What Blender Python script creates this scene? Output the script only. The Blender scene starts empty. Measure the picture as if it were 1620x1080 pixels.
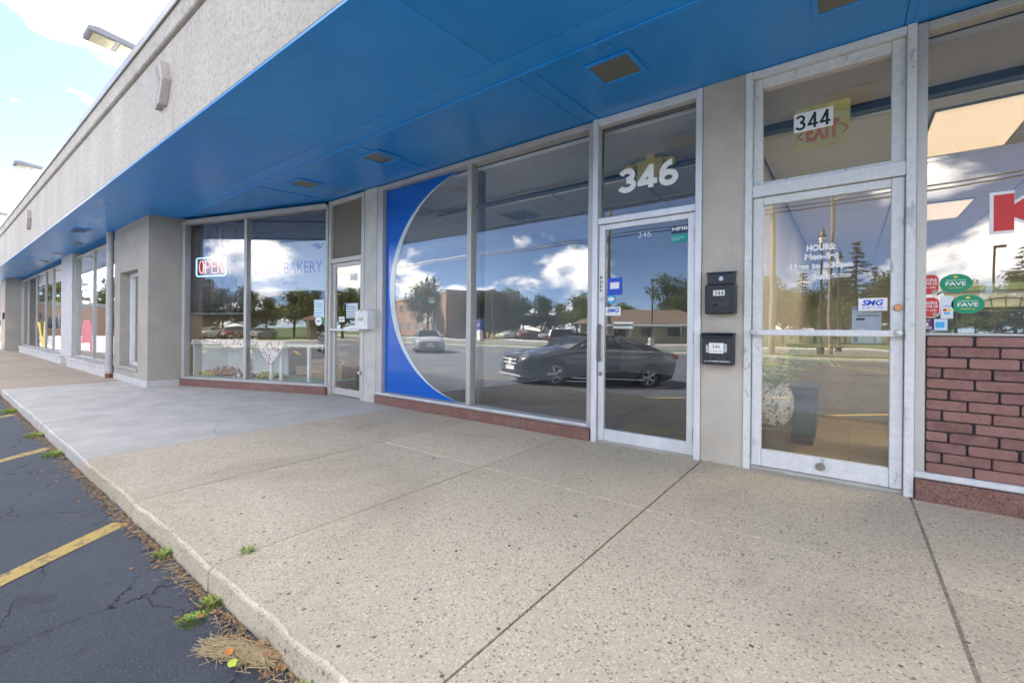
import bpy, bmesh, math, random
from mathutils import Vector, Matrix
random.seed(7)
R = math.radians
SC = bpy.context.scene
COL = SC.collection

# ------------------------------------------------------------------ camera, sky, sun, exposure
cam_d = bpy.data.cameras.new('camera'); cam = bpy.data.objects.new('camera', cam_d); COL.objects.link(cam)
F_PX, YAW, ROLL, CX, CY, EYE = 704.41, R(37.2), R(.535), 810.0, 520.87, 1.11
cam_d.sensor_width = 36.0; cam_d.lens = 36.0*F_PX/1620.0
cam_d.shift_y = -(540-CY)/1620.0; cam_d.clip_start = .05; cam_d.clip_end = 2000
cam.location = (0, 0, EYE)
cam.rotation_euler = (Matrix.Rotation(YAW, 4, 'Z') @ Matrix.Rotation(R(90), 4, 'X') @ Matrix.Rotation(ROLL, 4, 'Z')).to_euler()
SC.camera = cam

SUN_AZ = math.atan2(-.940, .342)      # blender compass: angle from +Y towards +X of the sun's direction
SUN_EL = R(43)
sd = Vector((math.sin(SUN_AZ)*math.cos(SUN_EL), math.cos(SUN_AZ)*math.cos(SUN_EL), math.sin(SUN_EL)))
sl = bpy.data.lights.new('sun', 'SUN'); sl.energy = 3.2; sl.angle = R(.55); sl.color = (1.0, .94, .85)
so = bpy.data.objects.new('sun', sl); COL.objects.link(so); so.location = (0, 0, 30)
so.rotation_euler = sd.to_track_quat('Z', 'Y').to_euler()

world = bpy.data.worlds.new('World'); SC.world = world; world.use_nodes = True
wt = world.node_tree; wn = wt.nodes; wl = wt.links; wn.clear()
def WN(t, **k):
    n = wn.new(t)
    for a, b in k.items(): setattr(n, a, b)
    return n
def wmath(op, a, b=None, c=None, clamp=False):
    n = WN('ShaderNodeMath', operation=op, use_clamp=clamp)
    for i, v in enumerate((a, b, c)):
        if v is None: continue
        if isinstance(v, (int, float)): n.inputs[i].default_value = v
        else: wl.new(v, n.inputs[i])
    return n.outputs[0]
sky = WN('ShaderNodeTexSky', sky_type='NISHITA', sun_disc=False, sun_elevation=SUN_EL, sun_rotation=SUN_AZ,
         altitude=200, air_density=.4, dust_density=.12, ozone_density=2.0)
tc = WN('ShaderNodeTexCoord')
sep = WN('ShaderNodeSeparateXYZ'); wl.new(tc.outputs['Generated'], sep.inputs[0])
zz = wmath('MAXIMUM', sep.outputs['Z'], 0.0)
def cloud(off, scale, detail, rough=.56):
    cb = WN('ShaderNodeCombineXYZ')
    wl.new(wmath('ADD', sep.outputs['X'], off[0]), cb.inputs[0]); wl.new(wmath('ADD', sep.outputs['Y'], off[1]), cb.inputs[1])
    wl.new(wmath('ADD', wmath('MULTIPLY', zz, 1.9), off[2]), cb.inputs[2])
    n = WN('ShaderNodeTexNoise'); n.inputs['Scale'].default_value = scale; n.inputs['Detail'].default_value = detail
    n.inputs['Roughness'].default_value = rough; n.inputs['Distortion'].default_value = .25
    wl.new(cb.outputs[0], n.inputs['Vector']); return n.outputs['Fac']
CLO = (2.0, 6.1, 5.2)
c_a = cloud(CLO, 3.3, 10)
c_b = cloud((CLO[0]-.03, CLO[1]+.01, CLO[2]+.07), 3.3, 6)
mr = WN('ShaderNodeMapRange'); mr.interpolation_type = 'SMOOTHSTEP'
wl.new(c_a, mr.inputs[0]); mr.inputs[1].default_value = .505; mr.inputs[2].default_value = .60
mask = mr.outputs[0]
lit = WN('ShaderNodeMapRange'); wl.new(wmath('SUBTRACT', c_a, c_b), lit.inputs[0])
lit.inputs[1].default_value = -.09; lit.inputs[2].default_value = .07
shade = WN('ShaderNodeMix', data_type='RGBA'); wl.new(lit.outputs[0], shade.inputs['Factor'])
shade.inputs['A'].default_value = (7.2, 7.5, 8.6, 1); shade.inputs['B'].default_value = (14.2, 13.3, 12.1, 1)
dt = WN('ShaderNodeVectorMath', operation='DOT_PRODUCT'); wl.new(tc.outputs['Generated'], dt.inputs[0]); dt.inputs[1].default_value = sd
front = WN('ShaderNodeMapRange'); wl.new(dt.outputs['Value'], front.inputs[0]); front.inputs[1].default_value = .7; front.inputs[2].default_value = -.5
front.inputs[3].default_value = 1.0; front.inputs[4].default_value = 1.15        # clouds opposite the sun are front lit, those towards it are not
shf = WN('ShaderNodeVectorMath', operation='SCALE'); wl.new(shade.outputs['Result'], shf.inputs[0]); wl.new(front.outputs[0], shf.inputs['Scale'])
skm = WN('ShaderNodeMix', data_type='RGBA'); wl.new(mask, skm.inputs['Factor'])
wl.new(sky.outputs[0], skm.inputs['A']); wl.new(shf.outputs[0], skm.inputs['B'])
bg = WN('ShaderNodeBackground'); bg.inputs['Strength'].default_value = .05
wl.new(skm.outputs['Result'], bg.inputs['Color'])
wo = WN('ShaderNodeOutputWorld'); wl.new(bg.outputs[0], wo.inputs['Surface'])

SC.view_settings.view_transform = 'Standard'; SC.view_settings.look = 'None'
SC.view_settings.exposure = 3.4; SC.view_settings.gamma = 1.0; SC.view_settings.use_curve_mapping = False
SC.render.engine = 'CYCLES'
cy = SC.cycles
cy.use_denoising = True; cy.max_bounces = 9; cy.diffuse_bounces = 4; cy.glossy_bounces = 4
cy.transparent_max_bounces = 24; cy.caustics_reflective = False; cy.caustics_refractive = False
cy.sample_clamp_indirect = 6.0

# ------------------------------------------------------------------ photo pixels -> places (rays from the camera to known planes)
_c, _s, _cr, _sr = math.cos(YAW), math.sin(YAW), math.cos(ROLL), math.sin(ROLL)
def ray(px, py):
    a, b = (px-CX)/F_PX, (py-CY)/F_PX
    u = _cr*a+_sr*b; v = -_sr*a+_cr*b
    return Vector((-_s+u*_c, _c+u*_s, -v))
GY = 4.11                                                      # plane of the shop glass
def onY(px, py, Y): d = ray(px, py); t = Y/d.y; return Vector((d.x*t, Y, EYE+d.z*t))
def onZ(px, py, Z): d = ray(px, py); t = (Z-EYE)/d.z; return Vector((d.x*t, d.y*t, Z))
def mir(px, depth, y=521):                                     # a thing seen mirrored in the shop glass, at its distance along the view
    d = ray(px, y); return Vector((d.x*depth, 2*GY-d.y*depth, EYE+d.z*depth))

# ------------------------------------------------------------------ helpers
def tag(o, label=None, cat=None, group=None, kind=None):
    if label: o['label'] = label
    if cat: o['category'] = cat
    if group: o['group'] = group
    if kind: o['kind'] = kind
    return o
def empty(name, loc=(0, 0, 0), rz=0, parent=None):
    o = bpy.data.objects.new(name, None); COL.objects.link(o); o.location = loc; o.rotation_euler = (0, 0, rz)
    o.empty_display_size = .1
    if parent: o.parent = parent
    return o
def link_mesh(name, me, mat=None, parent=None, loc=(0, 0, 0), rot=(0, 0, 0), scale=(1, 1, 1)):
    o = bpy.data.objects.new(name, me); COL.objects.link(o); o.location = loc; o.rotation_euler = rot; o.scale = scale
    if mat and not me.materials: me.materials.append(mat)
    if parent: o.parent = parent
    return o
class MB:
    def __init__(s, xf=None): s.v = []; s.f = []; s.xf = xf
    def add(s, vs, fs):
        n = len(s.v); s.v += [tuple(p) for p in vs]; s.f += [[i+n for i in f] for f in fs]; return s
    def box(s, x0, x1, y0, y1, z0, z1):
        if x0 > x1: x0, x1 = x1, x0
        return s.add([(x0,y0,z0),(x1,y0,z0),(x1,y1,z0),(x0,y1,z0),(x0,y0,z1),(x1,y0,z1),(x1,y1,z1),(x0,y1,z1)],
                     [(0,3,2,1),(4,5,6,7),(0,1,5,4),(1,2,6,5),(2,3,7,6),(3,0,4,7)])
    def hexa(s, p):                                            # eight corners: bottom four, top four
        return s.add(p, [(0,3,2,1),(4,5,6,7),(0,1,5,4),(1,2,6,5),(2,3,7,6),(3,0,4,7)])
    def prism(s, pts, a, b, axis='y'):                         # polygon swept along an axis
        n = len(pts)
        def mk(p, q):
            return {'y': (p[0], q, p[1]), 'x': (q, p[0], p[1]), 'z': (p[0], p[1], q)}[axis]
        return s.add([mk(p, a) for p in pts]+[mk(p, b) for p in pts],
                     [list(range(n)), list(range(2*n-1, n-1, -1))]+[[i, n+i, n+(i+1) % n, (i+1) % n] for i in range(n)])
    def tube(s, path, r, n=8, cap=True):
        path = [Vector(p) for p in path]; rs = r if isinstance(r, (list, tuple)) else [r]*len(path)
        vs = []; fs = []
        for i, p in enumerate(path):
            d = (path[min(i+1, len(path)-1)]-path[max(i-1, 0)])
            if d.length < 1e-9: d = Vector((0, 0, 1))
            d.normalize(); up = Vector((0, 0, 1)) if abs(d.z) < .9 else Vector((1, 0, 0))
            a = d.cross(up).normalized(); b = d.cross(a)
            vs += [p+a*math.cos(2*math.pi*k/n)*rs[i]+b*math.sin(2*math.pi*k/n)*rs[i] for k in range(n)]
        for i in range(len(path)-1):
            fs += [(i*n+k, i*n+(k+1) % n, (i+1)*n+(k+1) % n, (i+1)*n+k) for k in range(n)]
        if cap: fs += [list(range(n)), list(range(len(path)*n-1, len(path)*n-n-1, -1))]
        return s.add(vs, fs)
    def lathe(s, prof, c=(0, 0, 0), n=20, axis='z', cap=True):
        vs = []; fs = []
        for r, h in prof:
            for k in range(n):
                a = 2*math.pi*k/n; x, y = r*math.cos(a), r*math.sin(a)
                p = {'z': (x, y, h), 'y': (x, h, y), 'x': (h, x, y)}[axis]
                vs.append((p[0]+c[0], p[1]+c[1], p[2]+c[2]))
        for i in range(len(prof)-1):
            fs += [(i*n+k, i*n+(k+1) % n, (i+1)*n+(k+1) % n, (i+1)*n+k) for k in range(n)]
        if cap: fs += [list(range(n)), list(range(len(prof)*n-1, len(prof)*n-n-1, -1))]
        return s.add(vs, fs)
    def mesh(s, name, bevel=0, smooth=False, seg=1):
        me = bpy.data.meshes.new(name)
        vs = [tuple(s.xf(*p)) for p in s.v] if s.xf else s.v
        me.from_pydata(vs, [], s.f)
        bm = bmesh.new(); bm.from_mesh(me)
        bmesh.ops.recalc_face_normals(bm, faces=bm.faces)
        if bevel:
            es = [e for e in bm.edges if e.is_manifold and e.calc_face_angle(0) > .5]
            bmesh.ops.bevel(bm, geom=es, offset=bevel, segments=seg, affect='EDGES', clamp_overlap=True)
        bm.to_mesh(me); bm.free()
        if smooth:
            for p in me.polygons: p.use_smooth = True
            me.set_sharp_from_angle(angle=R(38))
        return me
    def build(s, name, mat, parent=None, bevel=0, smooth=False, loc=(0, 0, 0), rot=(0, 0, 0), seg=1):
        return link_mesh(name, s.mesh(name, bevel, smooth, seg), mat, parent, loc, rot)

# ---- materials
MATS = {}
class NT:
    def __init__(s, name):
        s.m = bpy.data.materials.new(name); s.m.use_nodes = True; s.n = s.m.node_tree.nodes; s.l = s.m.node_tree.links
        s.bsdf = s.n['Principled BSDF']; s.out = s.n['Material Output']; s._co = None
    def node(s, t, **k):
        n = s.n.new(t)
        for a, b in k.items(): setattr(n, a, b)
        return n
    def co(s):
        if not s._co:
            g = s.node('ShaderNodeNewGeometry'); s._co = g.outputs['Position']; s.geo = g
        return s._co
    def obj_co(s): return s.node('ShaderNodeTexCoord').outputs['Object']
    def plug(s, v, sock):
        if isinstance(v, (int, float)): sock.default_value = v
        elif isinstance(v, (tuple, list)): sock.default_value = tuple(v) if len(v) == len(sock.default_value) else (*v, 1)
        else: s.l.new(v, sock)
    def noise(s, scale, detail=4, rough=.55, co=None, dist=0, col=False, vs=None):
        n = s.node('ShaderNodeTexNoise'); n.inputs['Scale'].default_value = scale; n.inputs['Detail'].default_value = detail
        n.inputs['Roughness'].default_value = rough; n.inputs['Distortion'].default_value = dist
        c = co or s.co()
        if vs:
            mp = s.node('ShaderNodeMapping'); mp.inputs['Scale'].default_value = vs; s.l.new(c, mp.inputs[0]); c = mp.outputs[0]
        s.l.new(c, n.inputs['Vector']); return n.outputs['Color' if col else 'Fac']
    def voro(s, scale, feature='F1', out='Distance', co=None, rnd=1):
        n = s.node('ShaderNodeTexVoronoi', feature=feature); n.inputs['Scale'].default_value = scale
        n.inputs['Randomness'].default_value = rnd
        s.l.new(co or s.co(), n.inputs['Vector']); return n.outputs[out]
    def ramp(s, v, a, b, lo=0., hi=1.):
        n = s.node('ShaderNodeMapRange'); s.plug(v, n.inputs[0])
        n.inputs[1].default_value = a; n.inputs[2].default_value = b; n.inputs[3].default_value = lo; n.inputs[4].default_value = hi
        return n.outputs[0]
    def math(s, op, a, b=0., clamp=False):
        n = s.node('ShaderNodeMath', operation=op, use_clamp=clamp); s.plug(a, n.inputs[0]); s.plug(b, n.inputs[1]); return n.outputs[0]
    def mix(s, f, a, b, blend='MIX'):
        n = s.node('ShaderNodeMix', data_type='RGBA', blend_type=blend)
        s.plug(f, n.inputs['Factor']); s.plug(a, n.inputs['A']); s.plug(b, n.inputs['B']); return n.outputs['Result']
    def bump(s, h, strength=.3, dist=.01):
        n = s.node('ShaderNodeBump'); n.inputs['Strength'].default_value = strength; n.inputs['Distance'].default_value = dist
        s.l.new(h, n.inputs['Height']); s.l.new(n.outputs[0], s.bsdf.inputs['Normal']); return n.outputs[0]
    def rnd(s): return s.node('ShaderNodeObjectInfo').outputs['Random']
    def set(s, col=None, rough=None, metal=None, spec=None):
        if col is not None: s.plug(col, s.bsdf.inputs['Base Color'])
        if rough is not None: s.plug(rough, s.bsdf.inputs['Roughness'])
        if metal is not None: s.plug(metal, s.bsdf.inputs['Metallic'])
        if spec is not None: s.plug(spec, s.bsdf.inputs['Specular IOR Level'])
        return s.m
def plain(name, col, rough=.5, metal=0, var=.12, scale=9, bump=0):
    if name in MATS: return MATS[name]
    t = NT(name); n = t.noise(scale, 5, .6)
    lo = tuple(c*(1-var) for c in col); hi = tuple(min(1, c*(1+var)) for c in col)
    t.set(t.mix(t.ramp(n, .3, .7), lo, hi), t.ramp(n, .2, .8, max(.02, rough-.06), min(1, rough+.06)), metal)
    if bump: t.bump(t.noise(scale*12, 4), bump, .004)
    MATS[name] = t.m; return t.m
def emit(name, col, strength):
    t = NT(name); t.set((.8, .8, .8), .5); t.plug(col, t.bsdf.inputs['Emission Color']); t.bsdf.inputs['Emission Strength'].default_value = strength
    return t.m

def mat_aggregate(name, base, dark, tint):
    t = NT(name); co = t.co()
    big = t.noise(.9, 5, .6); med = t.noise(5, 5, .6)
    warp = t.node('ShaderNodeVectorMath', operation='ADD'); wn_ = t.node('ShaderNodeVectorMath', operation='SCALE')
    t.l.new(t.noise(60, 2, col=True), wn_.inputs[0]); wn_.inputs['Scale'].default_value = .006
    t.l.new(co, warp.inputs[0]); t.l.new(wn_.outputs[0], warp.inputs[1]); wc = warp.outputs[0]
    v1 = t.node('ShaderNodeTexVoronoi'); v1.inputs['Scale'].default_value = 95; t.l.new(wc, v1.inputs['Vector'])
    sp = t.node('ShaderNodeSeparateColor'); t.l.new(v1.outputs['Color'], sp.inputs[0])
    peb = t.mix(sp.outputs[0], tuple(c*.83 for c in base), tuple(min(1, c*1.18) for c in base))
    peb = t.mix(t.ramp(sp.outputs[1], .86, .9), peb, (.30, .22, .16, 1))
    peb = t.mix(t.ramp(v1.outputs['Distance'], .35, .62), peb, tuple(c*.84 for c in base))
    # sparse larger dark stones
    v2 = t.node('ShaderNodeTexVoronoi'); v2.inputs['Scale'].default_value = 34; t.l.new(wc, v2.inputs['Vector'])
    sp2 = t.node('ShaderNodeSeparateColor'); t.l.new(v2.outputs['Color'], sp2.inputs[0])
    sel = t.math('MULTIPLY', t.ramp(sp2.outputs[0], .885, .90), t.ramp(t.math('SUBTRACT', v2.outputs['Distance'], t.math('MULTIPLY', sp2.outputs[2], .16)), .10, .17, 1, 0))
    v4 = t.node('ShaderNodeTexVoronoi'); v4.inputs['Scale'].default_value = 70; t.l.new(wc, v4.inputs['Vector']); sp4 = t.node('ShaderNodeSeparateColor'); t.l.new(v4.outputs['Color'], sp4.inputs[0])
    sel4 = t.math('MULTIPLY', t.ramp(sp4.outputs[0], .90, .92), t.ramp(v4.outputs['Distance'], .22, .30, .7, 0)); peb = t.mix(sel4, peb, t.mix(sp4.outputs[1], (.10, .095, .085, 1), (.33, .22, .13, 1)))
    stone = t.mix(sp2.outputs[1], (.045, .05, .055, 1), (.20, .13, .09, 1))
    col = t.mix(t.math('MULTIPLY', sel, dark), peb, stone)
    v3 = t.node('ShaderNodeTexVoronoi'); v3.inputs['Scale'].default_value = 3.3; t.l.new(wc, v3.inputs['Vector'])
    sp3 = t.node('ShaderNodeSeparateColor'); t.l.new(v3.outputs['Color'], sp3.inputs[0])
    gum = t.math('MULTIPLY', t.ramp(sp3.outputs[0], .62, .64), t.ramp(v3.outputs['Distance'], .045, .06, .75, 0))
    col = t.mix(gum, col, (.06, .06, .06, 1))
    col = t.mix(t.ramp(big, .40, .75, 0, .32), col, tuple(c*.66 for c in base))
    col = t.mix(t.ramp(med, .5, .8, 0, .30), col, tint)
    col = t.mix(t.ramp(t.noise(.55, 7, .7, dist=.8), .52, .72, 0, .50), col, (.28, .225, .155, 1))
    rv = t.ramp(t.rnd(), 0, 1, .91, 1.06); cm = t.node('ShaderNodeVectorMath', operation='SCALE')
    t.l.new(col, cm.inputs[0]); t.l.new(rv, cm.inputs['Scale'])
    t.set(cm.outputs[0], .88, spec=.3)
    h = t.math('SUBTRACT', t.math('MULTIPLY', v1.outputs['Distance'], -.6), t.math('MULTIPLY', t.noise(260, 3), .6))
    t.bump(h, .4, .005); return t.m
M_AGG = mat_aggregate('exposed_aggregate', (.69, .60, .455), .95, (.70, .625, .49, 1))
M_AGG_TAN = mat_aggregate('tan_aggregate', (.50, .41, .32), .5, (.55, .46, .36, 1))
def mat_concrete():
    t = NT('smooth_concrete'); n = t.noise(2.2, 7, .62); f = t.noise(40, 5, .6)
    col = t.mix(t.ramp(n, .3, .72), (.42, .395, .36, 1), (.60, .57, .525, 1))
    col = t.mix(t.ramp(t.noise(1.1, 6, .65, dist=.6), .56, .75, 0, .55), col, (.33, .32, .31, 1))
    col = t.mix(t.ramp(f, .35, .75, 0, .35), col, (.64, .62, .595, 1))
    w = t.node('ShaderNodeVectorMath', operation='ADD'); s2 = t.node('ShaderNodeVectorMath', operation='SCALE')
    t.l.new(t.noise(2.3, 4, col=True), s2.inputs[0]); s2.inputs['Scale'].default_value = .28
    t.l.new(t.co(), w.inputs[0]); t.l.new(s2.outputs[0], w.inputs[1])
    cr = t.voro(.30, 'DISTANCE_TO_EDGE', co=w.outputs[0])
    col = t.mix(t.ramp(cr, .0, .0022, .6, 0), col, (.20, .19, .18, 1))
    t.set(col, .85, spec=.3); t.bump(t.noise(180, 4), .25, .004); return t.m
M_CONC = mat_concrete()
def mat_asphalt():
    t = NT('sealed_asphalt'); n = t.noise(1.3, 6, .6); sp = t.voro(210, out='Color')
    s1 = t.node('ShaderNodeSeparateColor'); t.l.new(sp, s1.inputs[0])
    col = t.mix(t.ramp(n, .3, .7), (.052, .060, .077, 1), (.105, .115, .138, 1))
    col = t.mix(t.ramp(s1.outputs[0], .72, 1, 0, .6), col, (.17, .175, .19, 1))
    col = t.mix(t.ramp(t.noise(2.1, 5, .7), .62, .72, 0, .5), col, (.025, .028, .035, 1))
    w = t.node('ShaderNodeVectorMath', operation='ADD'); s2 = t.node('ShaderNodeVectorMath', operation='SCALE')
    t.l.new(t.noise(3.2, 6, .62, col=True), s2.inputs[0]); s2.inputs['Scale'].default_value = .30
    t.l.new(t.co(), w.inputs[0]); t.l.new(s2.outputs[0], w.inputs[1])
    cr = t.voro(1.25, 'DISTANCE_TO_EDGE', co=w.outputs[0])
    crk = t.math('MULTIPLY', t.ramp(t.math('ADD', cr, t.math('MULTIPLY', t.noise(60, 3), .006)), .003, .0075, 1, 0), t.ramp(t.noise(.9, 3), .42, .56))
    col = t.mix(crk, col, (.008, .008, .009, 1))
    t.set(col, t.ramp(n, .3, .7, .62, .82), spec=.4)
    h = t.math('SUBTRACT', t.math('ADD', t.noise(150, 5, .7), t.math('MULTIPLY', t.noise(14, 4), .8)), t.math('MULTIPLY', crk, 1.4))
    t.bump(h, 1.0, .012); return t.m
M_ASPH = mat_asphalt()
def mat_stucco():
    t = NT('rough_stucco'); n = t.noise(1.5, 6, .65, vs=(1, 1, .35)); f = t.noise(20, 7, .75)
    col = t.mix(t.ramp(n, .3, .75), (.52, .475, .42, 1), (.68, .63, .565, 1))
    col = t.mix(t.ramp(t.noise(5, 5, .7, vs=(2.5, 1, .18)), .55, .8, 0, .4), col, (.34, .325, .31, 1))
    col = t.mix(t.ramp(f, .36, .52, .75, 0), col, (.33, .305, .275, 1))
    col = t.mix(t.ramp(t.noise(70, 4, .7), .55, .7, 0, .5), col, (.74, .70, .65, 1))
    t.set(col, .92, spec=.2); t.bump(t.math('ADD', t.noise(26, 7, .78), t.math('MULTIPLY', t.noise(7, 4), .5)), .9, .020); return t.m
M_STUCCO = mat_stucco()
def mat_soffit():
    t = NT('blue_soffit_paint'); n = t.noise(1.2, 6, .6); b = t.noise(26, 4)
    col = t.mix(t.ramp(n, .3, .72), (.010, .27, .74, 1), (.022, .335, .84, 1))
    col = t.mix(t.ramp(t.noise(5, 6, .72), .60, .8, 0, .30), col, (.08, .32, .70, 1))
    col = t.mix(t.ramp(t.noise(1.7, 6, .7, vs=(1, .35, 1)), .58, .78, 0, .28), col, (.010, .11, .34, 1))
    fz = t.voro(4.6, rnd=.35); col = t.mix(t.ramp(fz, .022, .030, .35, 0), col, (.02, .16, .46, 1))
    col = t.mix(t.ramp(t.rnd(), 0, 1, 0, .16), col, (.004, .13, .42, 1))
    t.set(col, t.ramp(n, .3, .7, .27, .42), spec=.55); t.bump(t.math('ADD', t.math('ADD', b, t.noise(120, 3)), t.math('MULTIPLY', t.noise(1.6, 3), 14.0)), .14, .004); return t.m
M_BLUE = mat_soffit()
def mat_paint_chipped():
    t = NT('chipped_white_paint'); n = t.noise(11, 8, .70, vs=(1, 1, .40)); d = t.noise(30, 6, .6)
    chip = t.math('MULTIPLY', t.ramp(n, .615, .63), t.ramp(t.noise(1.6, 3), .42, .5))
    col = t.mix(t.ramp(d, .3, .75), (.62, .62, .615, 1), (.76, .755, .74, 1))
    col = t.mix(chip, col, (.44, .46, .51, 1))
    col = t.mix(t.ramp(t.noise(55, 4), .66, .72, 0, .6), col, (.30, .28, .25, 1))
    t.set(col, .55); t.bump(t.math('SUBTRACT', t.math('MULTIPLY', d, .2), chip), .5, .003); return t.m
M_CHIP = mat_paint_chipped()
def mat_alum(name, c, rough=.38):
    t = NT(name); n = t.noise(6, 6, .65, vs=(1, 1, .25)); d = t.noise(90, 4)
    col = t.mix(t.ramp(n, .3, .75), tuple(x*.84 for x in c), tuple(min(1, x*1.08) for x in c))
    col = t.mix(t.ramp(d, .66, .76, 0, .5), col, tuple(x*.5 for x in c))
    t.set(col, t.ramp(n, .3, .7, rough-.08, rough+.1), .25); return t.m
M_WHITE = mat_alum('white_aluminium', (.74, .745, .755), .42)
M_CREAM = mat_alum('cream_trim', (.56, .535, .49), .5)
M_GREYAL = mat_alum('grey_aluminium', (.50, .485, .46), .4)
def mat_granite():
    t = NT('red_granite'); v = t.voro(170, out='Color'); s1 = t.node('ShaderNodeSeparateColor'); t.l.new(v, s1.inputs[0])
    n = t.noise(7, 6, .7)
    col = t.mix(s1.outputs[0], (.15, .062, .046, 1), (.33, .175, .14, 1))
    col = t.mix(t.ramp(s1.outputs[1], .82, .86), col, (.08, .05, .05, 1))
    col = t.mix(t.ramp(n, .5, .75, 0, .55), col, (.36, .25, .215, 1))
    col = t.mix(t.ramp(t.rnd(), 0, 1, 0, .3), col, (.14, .065, .05, 1))
    t.set(col, t.ramp(n, .3, .7, .3, .6)); t.bump(t.noise(60, 4), .2, .003); return t.m
M_GRANITE = mat_granite()
def mat_ribbed():
    t = NT('ribbed_cream_panel'); w = t.node('ShaderNodeTexWave', wave_type='BANDS', bands_direction='X'); w.inputs['Scale'].default_value = 33
    t.l.new(t.co(), w.inputs['Vector']); n = t.noise(2.0, 6, .62)
    col = t.mix(t.ramp(n, .3, .75), (.44, .39, .315, 1), (.60, .55, .47, 1))
    col = t.mix(t.ramp(t.noise(9, 5, .7), .6, .8, 0, .4), col, (.36, .31, .24, 1))
    t.set(col, .6); t.bump(w.outputs['Fac'], .55, .004); return t.m
M_RIB = mat_ribbed()
def mat_brick():
    t = NT('pressed_brick'); r = t.rnd(); n = t.noise(16, 6, .65)
    col = t.mix(r, (.19, .092, .078, 1), (.31, .155, .13, 1))
    col = t.mix(t.ramp(n, .42, .75, 0, .7), col, (.34, .205, .175, 1))
    col = t.mix(t.ramp(t.noise(9, 6, .7), .55, .72, 0, .6), col, (.15, .075, .06, 1))
    col = t.mix(t.ramp(t.noise(45, 3), .70, .74), col, (.05, .035, .035, 1))
    t.set(col, .8); t.bump(t.math('ADD', t.noise(50, 5, .7), t.noise(16, 3)), .9, .007); return t.m
M_BRICK = mat_brick()
M_MORTAR = plain('dark_mortar', (.04, .042, .046), .9, bump=.4)
def mat_glass(name, base, k, dust=.02, tint=(1, 1, 1), wav=.035):
    t = NT(name); t.n.remove(t.bsdf)
    t.co(); dp = t.node('ShaderNodeVectorMath', operation='DOT_PRODUCT'); t.l.new(t.geo.outputs['Normal'], dp.inputs[0]); t.l.new(t.geo.outputs['Incoming'], dp.inputs[1])
    sch = t.math('ADD', t.math('MULTIPLY', t.math('POWER', t.math('SUBTRACT', 1.0, t.math('ABSOLUTE', dp.outputs['Value'])), 5.0), .96), .04)   # Schlick, same from both sides of the thin pane
    b = t.node('ShaderNodeBump'); b.inputs['Strength'].default_value = wav; b.inputs['Distance'].default_value = .05
    t.l.new(t.noise(1.1, 2, .4), b.inputs['Height'])
    f = t.math('ADD', t.math('MULTIPLY', sch, k), base, clamp=True)
    tr = t.node('ShaderNodeBsdfTransparent'); t.plug(tint, tr.inputs[0])
    gl = t.node('ShaderNodeBsdfGlossy'); gl.inputs['Roughness'].default_value = .0; gl.inputs['Color'].default_value = (1, 1, 1, 1)
    t.l.new(b.outputs[0], gl.inputs['Normal'])
    m1 = t.node('ShaderNodeMixShader'); t.l.new(f, m1.inputs[0]); t.l.new(tr.outputs[0], m1.inputs[1]); t.l.new(gl.outputs[0], m1.inputs[2])
    di = t.node('ShaderNodeBsdfDiffuse'); di.inputs['Color'].default_value = (.55, .57, .58, 1)
    m2 = t.node('ShaderNodeMixShader'); t.l.new(t.ramp(t.noise(3.5, 7, .7), .42, .8, dust*.35, dust*2.2), m2.inputs[0])
    t.l.new(m1.outputs[0], m2.inputs[1]); t.l.new(di.outputs[0], m2.inputs[2]); t.l.new(m2.outputs[0], t.out.inputs['Surface']); return t.m
M_GLASS = mat_glass('shop_glass', .036, 1.15, .014)
M_GLASS_HAZE = mat_glass('hazy_shop_glass', .060, 1.15, .018)
M_GLASS_LEFT = mat_glass('clean_shop_glass', .03, 1.05, .01, wav=.05)
M_CARGLASS = None

# ------------------------------------------------------------------ ground, lot, street
CURB = .80
def lot_z(y):
    if y > .7: return -.12
    if y < -3.4: return -.38
    return -.12-(.7-y)/4.1*.26
M_GRASS = plain('verge_grass', (.060, .10, .028), .95, var=.4, scale=3, bump=.5)
M_STREET = plain('grey_street', (.15, .15, .15), .85, var=.15, scale=2, bump=.3)
M_YEL = None
def mat_yellow():
    t = NT('worn_yellow_paint'); n = t.noise(18, 6, .68)
    col = t.mix(t.ramp(n, .52, .64, 0, .9), (.56, .40, .12, 1), (.10, .10, .10, 1))
    t.set(col, .8); t.bump(t.noise(150, 5, .7), .7, .008); return t.m
M_YEL = mat_yellow()
tag(MB().box(-700, 700, -900, 700, -1.2, -.52).build('ground', M_GRASS), kind='structure')
g = MB(); ys = [.84, .7]+[.7-4.1*i/8 for i in range(1, 9)]+[-21.0]
pts = []; fs = []
for i, y in enumerate(ys): pts += [(-120, y, lot_z(y)), (60, y, lot_z(y))]
for i in range(len(ys)-1): fs.append((2*i, 2*i+1, 2*i+3, 2*i+2))
g.add(pts, fs)
lot = tag(g.build('parking_lot', M_ASPH), kind='structure')
for k in range(-2, 9):                                         # angled yellow stall lines, 60 degrees to the kerb
    x0 = -3.62-2.75*k; dx, dy = .497, -.868; w = .058
    b = MB(); pp = []; ff = []; n = 14
    for i in range(n+1):
        t_ = .02+5.2*i/n; cx_, cy_ = x0+dx*t_, .765+dy*t_
        for sg in (-1, 1):
            X, Y = cx_+sg*w*-dy, cy_+sg*w*dx
            pp.append((X, Y, lot_z(Y)+.004))
    for i in range(n): ff.append((2*i, 2*i+1, 2*i+3, 2*i+2))
    b.add(pp, ff); b.build('stall_line', M_YEL, lot)
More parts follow.
